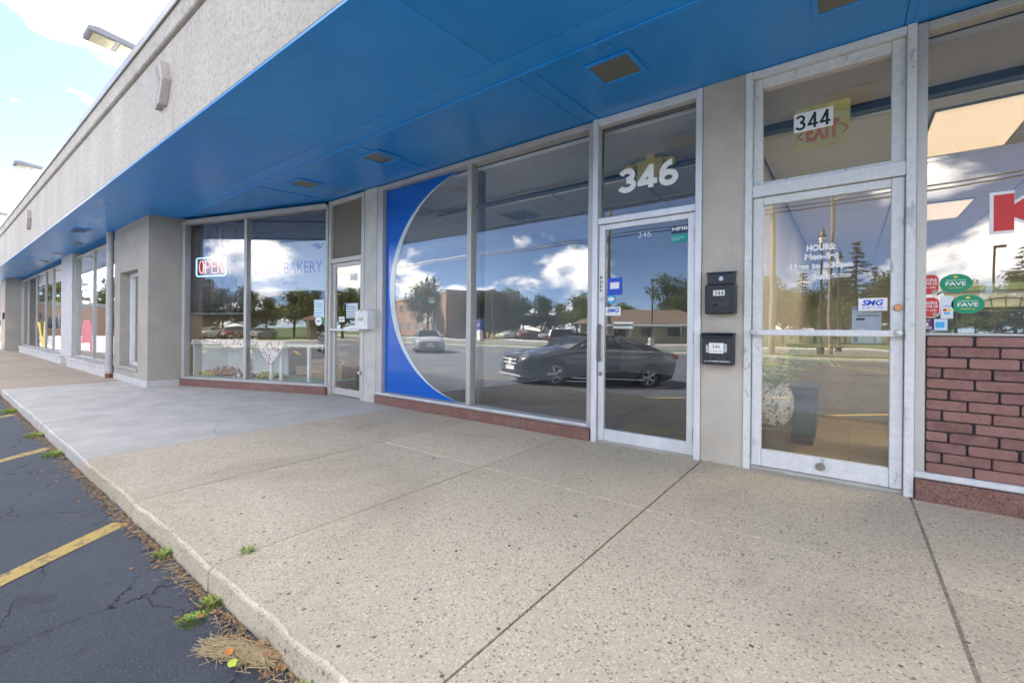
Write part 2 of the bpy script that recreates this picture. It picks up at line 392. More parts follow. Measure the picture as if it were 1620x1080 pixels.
for k in range(-3, 12):                                        # second row of stall lines across the aisle
    x0 = -1.4-2.75*k; b = MB(); p0 = (x0, -13.2); p1 = (x0-2.2, -17.2)
    d = Vector((p1[0]-p0[0], p1[1]-p0[1])).normalized(); nn = (-d.y*.06, d.x*.06)
    b.add([(p0[0]-nn[0], p0[1]-nn[1], -.376), (p0[0]+nn[0], p0[1]+nn[1], -.376), (p1[0]+nn[0], p1[1]+nn[1], -.376), (p1[0]-nn[0], p1[1]-nn[1], -.376)], [(0, 1, 2, 3)])
    b.build('stall_line', M_YEL, lot)
tag(MB().box(-120, 60, -21.2, -21.0, -.6, -.24).build('lot_kerb', M_CONC, bevel=.02), kind='structure')
tag(MB().box(-120, 60, -24.6, -21.2, -.6, -.27).build('verge', M_GRASS), kind='structure')
tag(MB().box(-300, 300, -37.0, -24.6, -.6, -.40).build('street', M_STREET), kind='structure')
tag(MB().box(-300, 300, -39.4, -37.0, -.6, -.28).build('far_pavement', M_CONC, bevel=.02), kind='structure')

# ------------------------------------------------------------------ sidewalk slabs
side = tag(MB().box(-60, 9, CURB+.05, 5.2, -.5, -.020).build('sidewalk', plain('joint_dirt', (.045, .038, .03), .95, bump=.4)), kind='structure')
XJ = [9, 7.5, 6.05, 4.6, 3.2, 1.76, .336, -1.01, -2.36, -3.62, -5.05]
def slab(x0, x1, y0, y1, mat, front):
    g = .0065
    x0 += g; x1 -= g; x0 += .001 if abs(x0-g-.336) < 1e-4 else 0; x1 -= .001 if abs(x1+g-.336) < 1e-4 else 0; y0 += 0 if front else g; y1 -= g
    me = MB().box(x0, x1, y0, y1, -.30, random.uniform(-.002, .002)).mesh('slab')
    bm = bmesh.new(); bm.from_mesh(me)
    if front:
        es = [e for e in bm.edges if all(abs(v.co.y-y0) < 1e-5 and v.co.z > -.1 for v in e.verts)]
        bmesh.ops.subdivide_edges(bm, edges=[e for e in bm.edges if abs(e.verts[0].co.x-e.verts[1].co.x) > .1], cuts=10)
        es = [e for e in bm.edges if all(abs(v.co.y-y0) < 1e-5 and v.co.z > -.1 for v in e.verts)]
        for v in {v for e in es for v in e.verts}: v.co.y += random.uniform(-.009, .009); v.co.z += random.uniform(-.004, .001)
        sd_e = [e for e in bm.edges if all(v.co.z > -.1 for v in e.verts) and not all(abs(v.co.y-y0) < .02 for v in e.verts) and e.is_manifold and e.calc_face_angle(0) > .5]
        bmesh.ops.bevel(bm, geom=es, offset=.020, segments=3, affect='EDGES', clamp_overlap=True)
        sd_e = [e for e in bm.edges if e.is_manifold and e.calc_face_angle(0) > 1.2 and all(v.co.z > -.1 for v in e.verts) and not all(v.co.y < y0+.06 for v in e.verts)]
        bmesh.ops.bevel(bm, geom=sd_e, offset=.0015, segments=1, affect='EDGES', clamp_overlap=True)
    else:
        es = [e for e in bm.edges if all(v.co.z > -.1 for v in e.verts)]
        bmesh.ops.bevel(bm, geom=es, offset=.0015, segments=1, affect='EDGES', clamp_overlap=True)
    bm.to_mesh(me); bm.free()
    return link_mesh('slab', me, mat, side)
for a, b in zip(XJ[:-1], XJ[1:]):
    slab(b, a, CURB, 2.72, M_AGG, True); slab(b, a, 2.72, 4.6, M_AGG, False)
MB().box(.328, .344, CURB+.04, 4.0, -.02, -.0035).build('joint_filler', plain('joint_filler', (.30, .26, .205), .95, var=.4, scale=40, bump=.6), side)
for a, b in zip([-5.05, -7.3, -9.5, -11.64], [-7.3, -9.5, -11.64]):
    slab(b, a, CURB, 2.36, M_CONC, True); slab(b, a, 2.36, 4.6, M_CONC, False)
xa = -11.64
while xa > -44:
    slab(xa-2.0, xa, CURB, 3.2, M_AGG_TAN, True); xa -= 2.0

# ------------------------------------------------------------------ the row of shops
shop = tag(empty('shop_building'), 'long low row of shops with grey stucco fascia and bright blue canopy soffit', 'building')
FY, FZ0, FZ1 = 1.50, 3.06, 4.29                                # fascia front, its bottom and top
SY1, SZ1 = 4.05, 3.21                                          # where the soffit meets the shop fronts
def soz(y): return FZ0+(y-FY)*(SZ1-FZ0)/(SY1-FY)
XL, XR = -31.5, 9.0
b = MB(); b.prism([(FY, FZ0), (FY, 4.03), (FY+.22, 4.03), (FY+.22, FZ0+.013)], XL, XR, 'x')
b.build('fascia', M_STUCCO, shop, bevel=.012)
MB().prism([(FY-.035, 4.045), (FY-.035, FZ1), (FY+.24, FZ1), (FY+.24, 4.045)], XL-.02, XR+.02, 'x').build('fascia_band', M_STUCCO, shop, bevel=.010)
for i in range(14):                                            # metal coping in lengths
    x1 = XR+.03-i*3.0; x0 = max(x1-2.994, XL-.03)
    if x0 >= x1: break
    MB().prism([(FY-.06, FZ1-.05), (FY-.06, FZ1+.035), (FY+.27, FZ1+.05), (FY+.27, FZ1+.004), (FY-.045, FZ1+.004), (FY-.045, FZ1-.05)], x0, x1, 'x').build('coping', M_GREYAL, shop, bevel=.002)
# soffit: edge strip, outer sheets, bead, inner sheets
def soffit_panel(x0, x1, y0, y1, name='soffit_panel', dz=0, th=.03, mat=M_BLUE):
    MB().prism([(y0, soz(y0)+dz), (y0, soz(y0)+th+dz), (y1, soz(y1)+th+dz), (y1, soz(y1)+dz)], x0, x1, 'x').build(name, mat, shop, bevel=.0015)
MB().box(XL, XR, FY+.23, 15.6, 3.42, 3.72).build('roof_deck', plain('roof_felt', (.10, .10, .10), .9), shop)
soffit_panel(XL, XR, FY+.004, FY+.085, 'soffit_edge', dz=-.010, th=.02)
x = 7.6
while x > XL:
    x0 = max(x-2.44+.004, XL)
    soffit_panel(x0, x, FY+.088, 2.606); soffit_panel(x0, x, 2.862, SY1+.02 if x > -12 else 3.0)
    x -= 2.44
soffit_panel(XL, XR, 2.610, 2.858, 'soffit_strip', dz=-.004)
MB().prism([(2.835, soz(2.835)-.018), (2.835, soz(2.835)), (2.885, soz(2.885)), (2.885, soz(2.885)-.018)], -11.5, XR, 'x').build('soffit_bead', M_BLUE, shop, bevel=.005)
for xb in (.36, -2.03, -4.42, -6.86):
    MB().prism([(2.89, soz(2.89)-.008), (2.89, soz(2.89)-.001), (SY1-.02, soz(SY1-.02)-.001), (SY1-.02, soz(SY1-.02)-.008)], xb-.03, xb+.03, 'x').build('soffit_batten', M_BLUE, shop, bevel=.002)
M_DKGLASS = plain('dim_lamp_glass', (.16, .155, .12), .35, scale=30)
for (xc, yc) in ((-1.48, 3.26), (-4.50, 3.30), (-6.20, 3.27), (-.02, 3.34), (1.9, 3.30)):
    z = soz(yc); s = .19; k = (SZ1-FZ0)/(SY1-FY)
    b = MB()
    for (xa_, xb_, ya_, yb_) in ((-s, s, -s, -s+.035), (-s, s, s-.035, s), (-s, -s+.035, -s+.035, s-.035), (s-.035, s, -s+.035, s-.035)):
        b.prism([(yc+ya_, z+ya_*k-.016), (yc+ya_, z+ya_*k-.001), (yc+yb_, z+yb_*k-.001), (yc+yb_, z+yb_*k-.016)], xc+xa_, xc+xb_, 'x')
    o = b.build('soffit_lamp', M_BLUE, shop, bevel=.003)
    MB().prism([(yc-.155, z-.155*k-.007), (yc-.155, z-.155*k-.002), (yc+.155, z+.155*k-.002), (yc+.155, z+.155*k-.007)], xc-.155, xc+.155, 'x').build('lamp_lens', M_DKGLASS, o)
M_WARM = emit('warm_lamp', (1.0, .62, .20), .8)
M_TRIMW = plain('lamp_trim', (.60, .56, .48), .4)
for xc in (-14.9, -17.6, -19.9, -23.0, -25.6, -28.0):          # lit recessed lamps over the left shops
    yc = 2.20; z = soz(yc)
    o = MB().lathe([(.11, z-.02), (.11, z-.001), (.075, z-.001), (.075, z-.02)], (xc, yc, 0), 20).build('recessed_lamp', M_TRIMW, shop, smooth=True)
    MB().lathe([(.001, z-.010), (.074, z-.012), (.074, z-.002), (.001, z-.002)], (xc, yc, 0), 18).build('lamp_lens', M_WARM, o)
b = MB().prism([(1.78, soz(1.78)-.012), (1.78, soz(1.78)-.001), (2.06, soz(2.06)-.001), (2.06, soz(2.06)-.012)], -13.05, -12.45, 'x')
o = b.build('soffit_vent', M_BLUE, shop, bevel=.003)
for i in range(5):
    y = 1.81+i*.048; MB().prism([(y, soz(y)-.016), (y, soz(y)-.0125), (y+.03, soz(y)-.0125), (y+.03, soz(y)-.016)], -13.0, -12.5, 'x').build('slat', plain('dark_slat', (.03, .06, .12), .6), o)
# chevron lamps on the fascia
for xc in (-5.75, -15.6, -25.4):
    zc = 3.61
    def chev(w0, w1, y0, y1):
        b = MB()
        b.hexa([(xc-.09+w0, y0, zc-.22), (xc-.09+w1, y0, zc-.22), (xc-.09+w1, y1, zc-.22), (xc-.09+w0, y1, zc-.22),
                (xc+.03+w0, y0, zc+.0), (xc+.03+w1, y0, zc+.0), (xc+.03+w1, y1, zc+.0), (xc+.03+w0, y1, zc+.0)])
        b.hexa([(xc+.03+w0, y0, zc+.001), (xc+.03+w1, y0, zc+.001), (xc+.03+w1, y1, zc+.001), (xc+.03+w0, y1, zc+.001),
                (xc-.09+w0, y0, zc+.22), (xc-.09+w1, y0, zc+.22), (xc-.09+w1, y1, zc+.22), (xc-.09+w0, y1, zc+.22)])
        return b
    o = chev(-.02, .055, FY-.055, FY).build('chevron_lamp', plain('taupe_lamp', (.30, .25, .22), .5), shop, bevel=.004)
    chev(.125, .20, FY-.075, FY).build('chevron_bar', plain('pale_lamp', (.40, .35, .32), .5), o, bevel=.004)

# ---- structure behind the fronts
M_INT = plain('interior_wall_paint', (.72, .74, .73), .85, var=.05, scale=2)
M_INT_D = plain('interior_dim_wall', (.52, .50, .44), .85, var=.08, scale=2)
M_OCHRE = plain('ochre_wall', (.52, .36, .15), .8, var=.1, scale=2)
M_GREYW = None
def mat_greystucco():
    t = NT('grey_stucco'); n = t.noise(2.2, 6, .6)
    col = t.mix(t.ramp(n, .3, .75), (.35, .318, .280, 1), (.44, .405, .36, 1))
    col = t.mix(t.ramp(t.noise(3.2, 6, .7, vs=(2.2, 2.2, .3)), .55, .8, 0, .4), col, (.24, .215, .185, 1)); col = t.mix(t.ramp(t.noise(14, 6, .7), .60, .75, 0, .3), col, (.50, .46, .41, 1))
    t.set(col, .9, spec=.25); t.bump(t.math('ADD', t.noise(85, 5, .7), t.math('MULTIPLY', n, .4)), .45, .008); return t.m
M_GREYW = mat_greystucco()
M_BACKBRICK = plain('rear_brick', (.30, .17, .12), .9)
MB().box(XL, XR, 15.0, 15.3, -.4, 3.4).build('rear_wall', M_INT, shop)
MB().box(XR-.3, XR, 1.76, 15.0, -.4, 3.4).build('end_wall', M_GREYW, shop)
MB().box(XL, XL+.3, 3.0, 15.0, -.4, 3.4).build('end_wall', M_GREYW, shop)
# dividing walls
def wall_line(x0, y0, x1, y1, z0, z1, th, mat, name='partition'):
    d = Vector((x1-x0, y1-y0)).normalized(); n = Vector((-d.y, d.x))*th*.5
    return MB().hexa([(x0-n.x, y0-n.y, z0), (x1-n.x, y1-n.y, z0), (x1+n.x, y1+n.y, z0), (x0+n.x, y0+n.y, z0),
                      (x0-n.x, y0-n.y, z1), (x1-n.x, y1-n.y, z1), (x1+n.x, y1+n.y, z1), (x0+n.x, y0+n.y, z1)]).build(name, mat, shop)
wall_line(-5.86, 4.20, -4.95, 11.2, 0, 3.13, .12, M_INT)
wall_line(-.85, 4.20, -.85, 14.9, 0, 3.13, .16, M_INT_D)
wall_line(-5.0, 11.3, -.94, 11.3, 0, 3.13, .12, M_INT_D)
wall_line(-10.15, 3.05, -11.9, 7.6, 0, 3.13, .14, M_OCHRE)
wall_line(-11.9, 7.7, -5.7, 8.6, 0, 3.13, .12, M_OCHRE)
wall_line(-12.45, 2.75, -12.45, 14.9, 0, 3.13, .14, M_INT)
# floors
M_CARPET = plain('charcoal_carpet', (.040, .050, .058), .95, var=.35, scale=60, bump=.4)
def mat_planks(name, c):
    t = NT(name); n = t.noise(3, 5, .6, vs=(.5, 7, 1)); w = t.node('ShaderNodeTexBrick'); w.inputs['Scale'].default_value = 1
    w.inputs['Brick Width'].default_value = 1.2; w.inputs['Row Height'].default_value = .13; w.inputs['Mortar Size'].default_value = .004
    w.inputs['Color1'].default_value = (*[x*.8 for x in c], 1); w.inputs['Color2'].default_value = (*[x*1.15 for x in c], 1); w.inputs['Mortar'].default_value = (*[x*.3 for x in c], 1)
    t.l.new(t.co(), w.inputs['Vector'])
    t.set(t.mix(t.ramp(n, .4, .7, 0, .4), w.outputs['Color'], tuple(x*.6 for x in c)), .55); return t.m
M_PLANK = mat_planks('plank_floor', (.30, .23, .14))
MB().box(-5.95, -.9, 4.18, 11.3, -.05, .012).build('shop_floor', M_CARPET, shop)
MB().box(-.9, 8.7, 4.18, 15, -.05, .010).build('shop_floor', M_PLANK, shop)
MB().prism([(-5.96, 4.2), (-6.95, 4.2), (-10.02, 3.10), (-11.9, 7.6), (-5.96, 8.5)], -.05, .006, 'z').build('shop_floor', plain('brown_tile', (.16, .12, .085), .5, scale=3), shop)
MB().box(XL+.3, -12.5, 2.6, 15, -.05, .008).build('shop_floor', plain('pale_tile', (.48, .46, .43), .4, scale=3), shop)
M_TILE = plain('ceiling_tile_white', (.76, .78, .75), .9, var=.06, scale=60, bump=.5)
M_TBAR = plain('ceiling_tbar', (.10, .105, .105), .6)
def ceiling(x0, x1, y0, y1, z, dx, dy, clip=None, skip=()):
    MB().box(x0, x1, y0, y1, z+.030, z+.06).build('ceiling_grid', M_TBAR, shop)
    me = MB().box(.012, dx-.012, .012, dy-.012, 0, .026).mesh('ceiling_tile', bevel=.003); me.materials.append(M_TILE)
    i = 0; X = x0
    while X < x1-.05:
        Y = y0; j = 0
        while Y < y1-.05:
            if (i, j) not in skip and (clip is None or clip(X+dx/2, Y+dy/2)):
                link_mesh('ceiling_tile', me, None, shop, (X, Y, z))
            Y += dy; j += 1
        X += dx; i += 1
# plain bulkhead by the window, then the tile grid
MB().box(-5.6, -.94, 4.19, 5.30, 3.09, 3.13).build('bulkhead', M_INT, shop)
ceiling(-5.75, -.95, 5.32, 11.2, 3.0, 1.2, .98, clip=lambda x, y: x > -5.4+(y-4.9)*.13)
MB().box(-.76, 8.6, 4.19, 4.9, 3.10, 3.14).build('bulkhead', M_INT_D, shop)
ceiling(-.76, 8.0, 4.92, 14.4, 2.98, 1.22, 1.22)
M_PANEL = emit('lit_ceiling_panel', (1.0, .72, .42), .075)
for (x0, x1, y0, y1) in ((.56, 1.18, 5.12, 6.34), (.72, 1.34, 8.7, 9.9), (2.9, 3.5, 5.6, 6.8), (2.9, 3.5, 9.0, 10.2)):  # last two panels, lamps included, are out of view, added to brighten the restaurant
    o = MB().box(x0-.02, x1+.02, y0-.02, y1+.02, 2.962, 2.979).build('light_panel', M_TBAR, shop)
    MB().box(x0, x1, y0, y1, 2.952, 2.961).build('diffuser', M_PANEL, o)
    la = bpy.data.lights.new('panel_light', 'AREA'); la.shape = 'RECTANGLE'; la.size = x1-x0; la.size_y = y1-y0; la.energy = 4.5; la.color = (1, .84, .60)
    lo = bpy.data.objects.new('panel_light', la); COL.objects.link(lo); lo.location = ((x0+x1)/2, (y0+y1)/2, 2.945); lo.parent = o
MB().prism([(-6.0, 4.2), (-6.95, 4.2), (-10.02, 3.13), (-11.9, 7.6), (-6.0, 8.5)], 3.12, 3.15, 'z').build('shop_ceiling', M_INT, shop)
MB().box(XL+.3, -12.4, 2.72, 15, 3.0, 3.04).build('shop_ceiling', M_INT, shop)
# ceiling air vents
def air_vent(xc, yc, z, s):
    o = MB().box(xc-s, xc+s, yc-s, yc+s, z-.012, z-.002).build('air_vent', plain('vent_metal', (.40, .41, .41), .5), shop, bevel=.002)
    for q in (.78, .56, .34, .14):
        b = MB(); r = s*q
        for (a1, a2, b1, b2) in ((-r, r, -r, -r+.035), (-r, r, r-.035, r), (-r, -r+.035, -r+.035, r-.035), (r-.035, r, -r+.035, r-.035)):
            b.box(xc+a1, xc+a2, yc+b1, yc+b2, z-.024, z-.0125)
        b.build('louvre', plain('vent_louvre', (.20, .21, .21), .6), o)
air_vent(-4.35, 5.9, 3.0, .27); air_vent(.55, 6.7, 2.98, .34)

# ---- main fronts (plane of the glass GY)
FR0, FR1 = 4.045, 4.165                                        # front and back of the metal frames
def vbar(b, x0, x1, z0, z1, y0=FR0, y1=FR1): b.box(x0, x1, y0, y1, z0, z1)
def pane(parent, x0, x1, z0, z1, mat, y=GY, name='pane'):
    return MB().box(x0, x1, y-.003, y+.003, z0, z1).build(name, mat, parent)
# shop 346 window
b = MB()
b.box(-5.598, -5.47, FR0, FR1, .123, 3.20); b.box(-2.118, -2.064, FR0, FR1, .123, 3.20)
b.box(-3.795, -3.725, FR0+.01, FR1, .171, 3.135)
b.box(-5.469, -2.119, FR0-.01, FR1, .123, .170); b.box(-5.469, -2.119, FR0, FR1, 3.136, 3.20)
w346 = b.build('window', M_GREYAL, shop, bevel=.004)
MB().box(-5.58, -2.10, FR0-.028, FR0-.012, .145, .166).build('sill', M_WHITE, w346, bevel=.003)
pane(w346, -5.468, -3.796, .172, 3.134, M_GLASS_HAZE); pane(w346, -3.724, -2.120, .172, 3.134, M_GLASS_HAZE)
MB().box(-3.72, -3.67, 4.17, 4.26, .14, 3.08).build('mullion_back', plain('dark_bronze', (.06, .055, .05), .4), w346)
# blue film with the big circle cut out, ring in pale grey
def film(name, mat, inner, y, ring=None):
    xl, xr, zb, zt = -5.462, -3.80, .178, 3.128
    cxx, czz = -3.70, 1.65
    N = 40; A = []; B = []
    def circ(rx, rz, a): return (cxx-rx*math.cos(a), czz+rz*math.sin(a))
    rx, rz = inner
    pts = []
    for i in range(N+1):
        a = -math.pi/2+math.pi*i/N
        X, Z = circ(rx, rz, a)
        pts.append((min(X, xr), max(zb, min(zt, Z)), a))
    b = MB()
    if ring is None:
        vs = []; fs = []
        for X, Z, a in pts: vs += [(xl, y, Z), (X, y, Z)]
        for i in range(N): fs.append((2*i, 2*i+1, 2*i+3, 2*i+2))
        # corners above and below the circle
        b.add(vs, fs)
    else:
        vs = []; fs = []
        for i in range(N+1):
            a = -math.pi/2+math.pi*i/N
            for r_ in (inner, ring):
                X, Z = circ(r_[0], r_[1], a); vs.append((min(X, xr), y, max(zb, min(zt, Z))))
        for i in range(N): fs.append((2*i, 2*i+1, 2*i+3, 2*i+2))
        b.add(vs, fs)
    return b.build(name, mat, w346)
M_FILM = plain('cobalt_film', (.0, .105, .50), .09, var=.05)
M_RING = plain('pale_ring_film', (.55, .63, .66), .12, var=.05)
film('blue_film', M_FILM, (1.665, 1.49), GY-.0045)
film('film_ring', M_RING, (1.665, 1.49), GY-.0050, ring=(1.555, 1.49))
# granite base tiles
def granite(x0, x1, y0, y1, z1, lens, xf=None):
    x = x0
    for L in lens:
        xe = min(x+L, x1); b = MB(xf); b.box(x+.0025, xe-.0025, y0, y1, -.03, z1); b.build('base_tile', M_GRANITE, shop, bevel=.003); x = xe
        if x >= x1-1e-4: break
granite(-5.60, -2.07, FR0-.035, FR1+.05, .121, [1.75, .93, .86])
granite(.352, 3.4, FR0-.045, FR1+.05, .138, [2.0, 1.2])

# 346 door
def door_frame(x0, x1, jw, zbar0, zbar1, mat, ztop=3.205, head=.07, bev=.004):
    b = MB(); b.box(x0, x0+jw, FR0-.02, FR1, 0, ztop); b.box(x1-jw, x1, FR0-.02, FR1, 0, ztop)
    b.box(x0+jw+.001, x1-jw-.001, FR0-.012, FR1, zbar0, zbar1); b.box(x0+jw+.001, x1-jw-.001, FR0-.012, FR1, ztop-head, ztop)
    return b.build('door_frame', mat, shop, bevel=bev)
f346 = door_frame(-2.060, -1.023, .054, 2.155, 2.215, M_WHITE)
MB().box(-2.005, -1.078, FR0+.02, FR1-.02, .0, .018).build('threshold', M_GREYAL, f346, bevel=.003)
pane(f346, -2.005, -1.078, 2.216, 3.134, M_GLASS)
for (xa_, xb_, za_, zb_) in ((-2.005, -1.078, 3.10, 3.134), (-2.005, -1.985, 2.216, 3.10)):
    MB().box(xa_, xb_, GY+.01, GY+.02, za_, zb_).build('gasket', plain('black_rubber', (.012, .012, .012), .6), f346)
def door(x0, x1, z0, z1, st, top, bot, mat, y0, y1, bev=.004):
    b = MB(); b.box(x0, x0+st, y0, y1, z0, z1); b.box(x1-st, x1, y0, y1, z0, z1)
    b.box(x0+st+.001, x1-st-.001, y0+.002, y1, z0, z0+bot); b.box(x0+st+.001, x1-st-.001, y0+.002, y1, z1-top, z1)
    return b.build('door', mat, shop, bevel=bev)
d346 = door(-2.000, -1.082, .022, 2.150, .062, .05, .115, M_WHITE, FR0+.012, FR0+.058)
pane(d346, -1.937, -1.145, .138, 2.099, M_GLASS, y=FR0+.035)
M_BLACK = plain('black_plastic', (.015, .015, .016), .4)
M_STEEL = plain('steel', (.45, .45, .45), .3, 1.0)
MB().box(-1.935, -1.146, FR0+.04, FR0+.075, 1.150, 1.172).build('push_bar', M_GREYAL, d346, bevel=.004)
MB().box(-1.855, -1.655, FR0+.040, FR0+.080, 1.125, 1.195).build('push_plate', plain('pale_plate', (.66, .70, .69), .4), d346, bevel=.004)
o = MB().box(-1.975, -1.955, FR0-.035, FR0-.018, .80, 1.17).build('pull_handle', plain('bronze_pull', (.16, .15, .14), .35, .6), d346, bevel=.003)
for z in (.82, 1.13): MB().box(-1.972, -1.958, FR0-.018, FR0+.012, z, z+.02).build('bracket', M_STEEL, d346)
for z in (1.42, .68): MB().lathe([(.001, FR0-.002), (.018, FR0-.002), (.020, FR0+.004), (.020, FR0+.012)], (-1.968, 0, z), 16, 'y').build('lock_cylinder', M_STEEL, d346, smooth=True)
for z in (.20, 1.05, 1.95):
    MB().lathe([(.011, -.06), (.011, .06)], (-1.0795, FR0+.006, z), 12).build('hinge', plain('brass_hinge', (.42, .36, .26), .35, .7), d346, smooth=True)
# ribbed pillar and the pillar by the bakery door
MB().box(-1.021, -.692, FR0-.005, 4.6, 0, 3.21).build('pillar', M_RIB, shop, bevel=.003)
MB().box(-5.893, -5.600, FR0-.008, 4.6, 0, 3.205).build('pillar', plain('cream_panel', (.52, .50, .455), .55, scale=5), shop, bevel=.003)
# 344 door
f344 = door_frame(-.690, .349, .052, 2.19, 2.285, M_CHIP, head=.055)
b = MB()                                                       # inner transom sash
b.box(-.637, -.575, FR0+.03, FR1-.01, 2.286, 3.148); b.box(.220, .296, FR0+.03, FR1-.01, 2.286, 3.148)
b.box(-.574, .219, FR0+.03, FR1-.01, 2.286, 2.315); b.box(-.574, .219, FR0+.03, FR1-.01, 3.07, 3.148)
b.build('transom_sash', M_CHIP, f344, bevel=.005)
pane(f344, -.573, .218, 2.316, 3.069, M_GLASS, y=GY+.01)
MB().box(-.636, .296, FR0+.02, FR1-.02, .0, .03).build('threshold', M_GREYAL, f344, bevel=.003)
d344 = door(-.632, .292, .035, 2.184, .070, .062, .135, M_CHIP, FR0+.010, FR0+.060, .005)
pane(d344, -.561, .221, .171, 2.121, M_GLASS, y=FR0+.037)
MB().box(-.622, .268, FR0-.055, FR0-.032, 1.082, 1.128).build('push_bar', M_CHIP, d344, bevel=.005)
for x in (-.612, .262):
    MB().lathe([(.001, FR0-.064), (.022, FR0-.062), (.026, FR0-.05), (.020, FR0-.03), (.020, FR0+.012)], (x, 0, 1.105), 16, 'y').build('bar_mount', M_STEEL, d344, smooth=True)
MB().lathe([(.001, FR0-.010), (.020, FR0-.010), (.024, FR0+.002), (.024, FR0+.012)], (.262, 0, 1.285), 18, 'y').build('lock_cylinder', plain('copper_lock', (.50, .24, .12), .4, .7), d344, smooth=True)
MB().lathe([(.001, FR0-.003), (.028, FR0-.003), (.030, FR0+.002), (.030, FR0+.012)], (-.17, 0, .105), 18, 'y').build('floor_lock', M_STEEL, d344, smooth=True)
# K window with brick stall riser
b = MB(); b.box(.350, .405, FR0+.005, FR1, .142, 3.20); b.box(.406, 3.40, FR0+.01, FR1, 3.14, 3.20)
b.box(.406, 3.40, FR0+.01, FR1, 1.095, 1.112); b.box(3.345, 3.40, FR0+.01, FR1, 1.113, 3.139)
wK = b.build('window', M_CREAM, shop, bevel=.004)
pane(wK, .406, 3.344, 1.113, 3.139, M_GLASS)
MB().box(.350, 3.40, FR0-.02, FR1, .141, .186).build('sill', M_WHITE, wK, bevel=.006)
MB().box(.406, 3.40, FR0+.035, FR1, .187, 1.094).build('riser_back', M_MORTAR, shop)
riser = MB().box(.406, 3.40, FR0+.012, FR0+.034, .187, 1.094).build('brick_riser', M_MORTAR, shop)
course = .0698; zc = 1.094-.006
bricks = []
for v_ in range(3):
    bricks.append(None)
def brick_mesh(L, H):
    r = min(.010, H*.3, L*.3); pts = []
    for cx_, cz_, a0 in ((L-r, H-r, 0), (r, H-r, 90), (r, r, 180), (L-r, r, 270)):
        for k in range(3): a = R(a0+k*45); pts.append((cx_+r*math.cos(a)+random.uniform(-.0012, .0012), cz_+r*math.sin(a)+random.uniform(-.0012, .0012)))
    ins = [(L/2+(x-L/2)*(1-.007/L), H/2+(z-H/2)*(1-.007/H)) for x, z in pts]; n = len(pts)
    b = MB(); b.add([(x, .022, z) for x, z in pts]+[(x, .004, z) for x, z in pts]+[(x, 0, z) for x, z in ins],
        [[i, (i+1) % n, n+(i+1) % n, n+i] for i in range(n)]+[[n+i, n+(i+1) % n, 2*n+(i+1) % n, 2*n+i] for i in range(n)]+[[2*n+i for i in range(n)]])
    me = b.mesh('brick'); me.materials.append(M_BRICK); return me
BL, BH = .217, .0615
BM_FULL = [brick_mesh(BL+random.uniform(-.003, .003), BH+random.uniform(-.0015, .0015)) for _ in range(5)]
row = 0; z = zc-BH
while z > .19-BH*.6:
    off = (0, .118, .03, .15)[row % 4]; x = .412-off
    while x < 3.39:
        xs, xe = max(x, .410), min(x+BL, 3.396)
        zs = max(z, .189)
        if xe-xs > .03:
            if xs > x+1e-4 or xe < x+BL-1e-4 or zs > z: me = brick_mesh(xe-xs, z+BH-zs)
            else: me = random.choice(BM_FULL)
            link_mesh('brick', me, None, riser, (xs, FR0-.006+random.uniform(-.001, .0015), zs))
        x += BL+.011
    z -= course; row += 1
MB().box(3.40, 8.8, FR0, FR1+.05, 0, 3.2).build('front_wall', M_GREYW, shop)

# 348 door (bakery), set back between a cream frame
f348 = door_frame(-6.890, -5.895, .075, 2.165, 2.235, M_CREAM, ztop=3.19)
b = MB().box(-6.814, -5.971, FR0+.03, FR1-.03, 2.236, 3.118); b.build('transom_panel', plain('brown_board', (.165, .145, .11), .7, scale=4), f348)
d348 = door(-6.81, -5.975, .022, 2.160, .07, .065, .11, M_CREAM, FR0+.02, FR0+.066)
pane(d348, -6.739, -6.046, .133, 2.094, M_GLASS, y=FR0+.042)
MB().box(-6.80, -5.98, FR0-.035, FR0-.015, 1.06, 1.095).build('push_bar', M_WHITE, d348, bevel=.004)
for x in (-6.775, -6.02): MB().box(x, x+.025, FR0-.015, FR0+.02, 1.065, 1.09).build('bracket', M_WHITE, d348)
o = MB().box(-6.00, -5.93, FR0-.05, FR0-.02, .405, .445).build('hasp', M_STEEL, f348, bevel=.006)
MB().lathe([(.001, -.02), (.022, -.018), (.024, 0), (.02, .02), (.001, .022)], (-5.945, FR0-.055, .425), 12).build('padlock', M_STEEL, f348, smooth=True)

# ---- bakery front, turned outwards
TH = R(19.2); BE = Vector((-math.cos(TH), -math.sin(TH), 0)); BN = Vector((-math.sin(TH), math.cos(TH), 0)); BP = Vector((-6.875, 4.005, 0))
def bk(u, d, z): return BP+BE*u+BN*d+Vector((0, 0, z))
def onB(px, py, d=.06):
    r = ray(px, py); n = BN; p0 = BP+BN*d
    t = (p0.x*n.x+p0.y*n.y)/(r.x*n.x+r.y*n.y); P = Vector((r.x*t, r.y*t, EYE+r.z*t)); q = P-p0
    return q.x*BE.x+q.y*BE.y, P.z
BLn = 3.33
uM = onB(391, 480)[0]
zt_b = lambda u: soz((BP+BE*u).y)-.004
b = MB(bk)
b.box(0.0, .045, 0, .12, .13, 3.13); b.box(BLn-.07, BLn, 0, .12, .13, 3.06); b.box(uM-.03, uM+.03, .012, .12, .181, 3.03)
b.box(.046, BLn-.071, -.01, .12, .13, .18); b.prism([(.046, 3.08), (.046, 3.165), (BLn-.071, 3.10), (BLn-.071, 3.02)], 0, .12, 'y')
wB = b.build('window', M_GREYAL, shop, bevel=.004)
for (u0, u1, z1) in ((.047, uM-.031, 3.06), (uM+.031, BLn-.072, 3.05)):
    MB(bk).box(u0, u1, .057, .063, .182, z1).build('pane', M_GLASS, wB)
granite(0.0, BLn, -.03, .15, .128, [.78, .86, .80, .9], xf=bk)

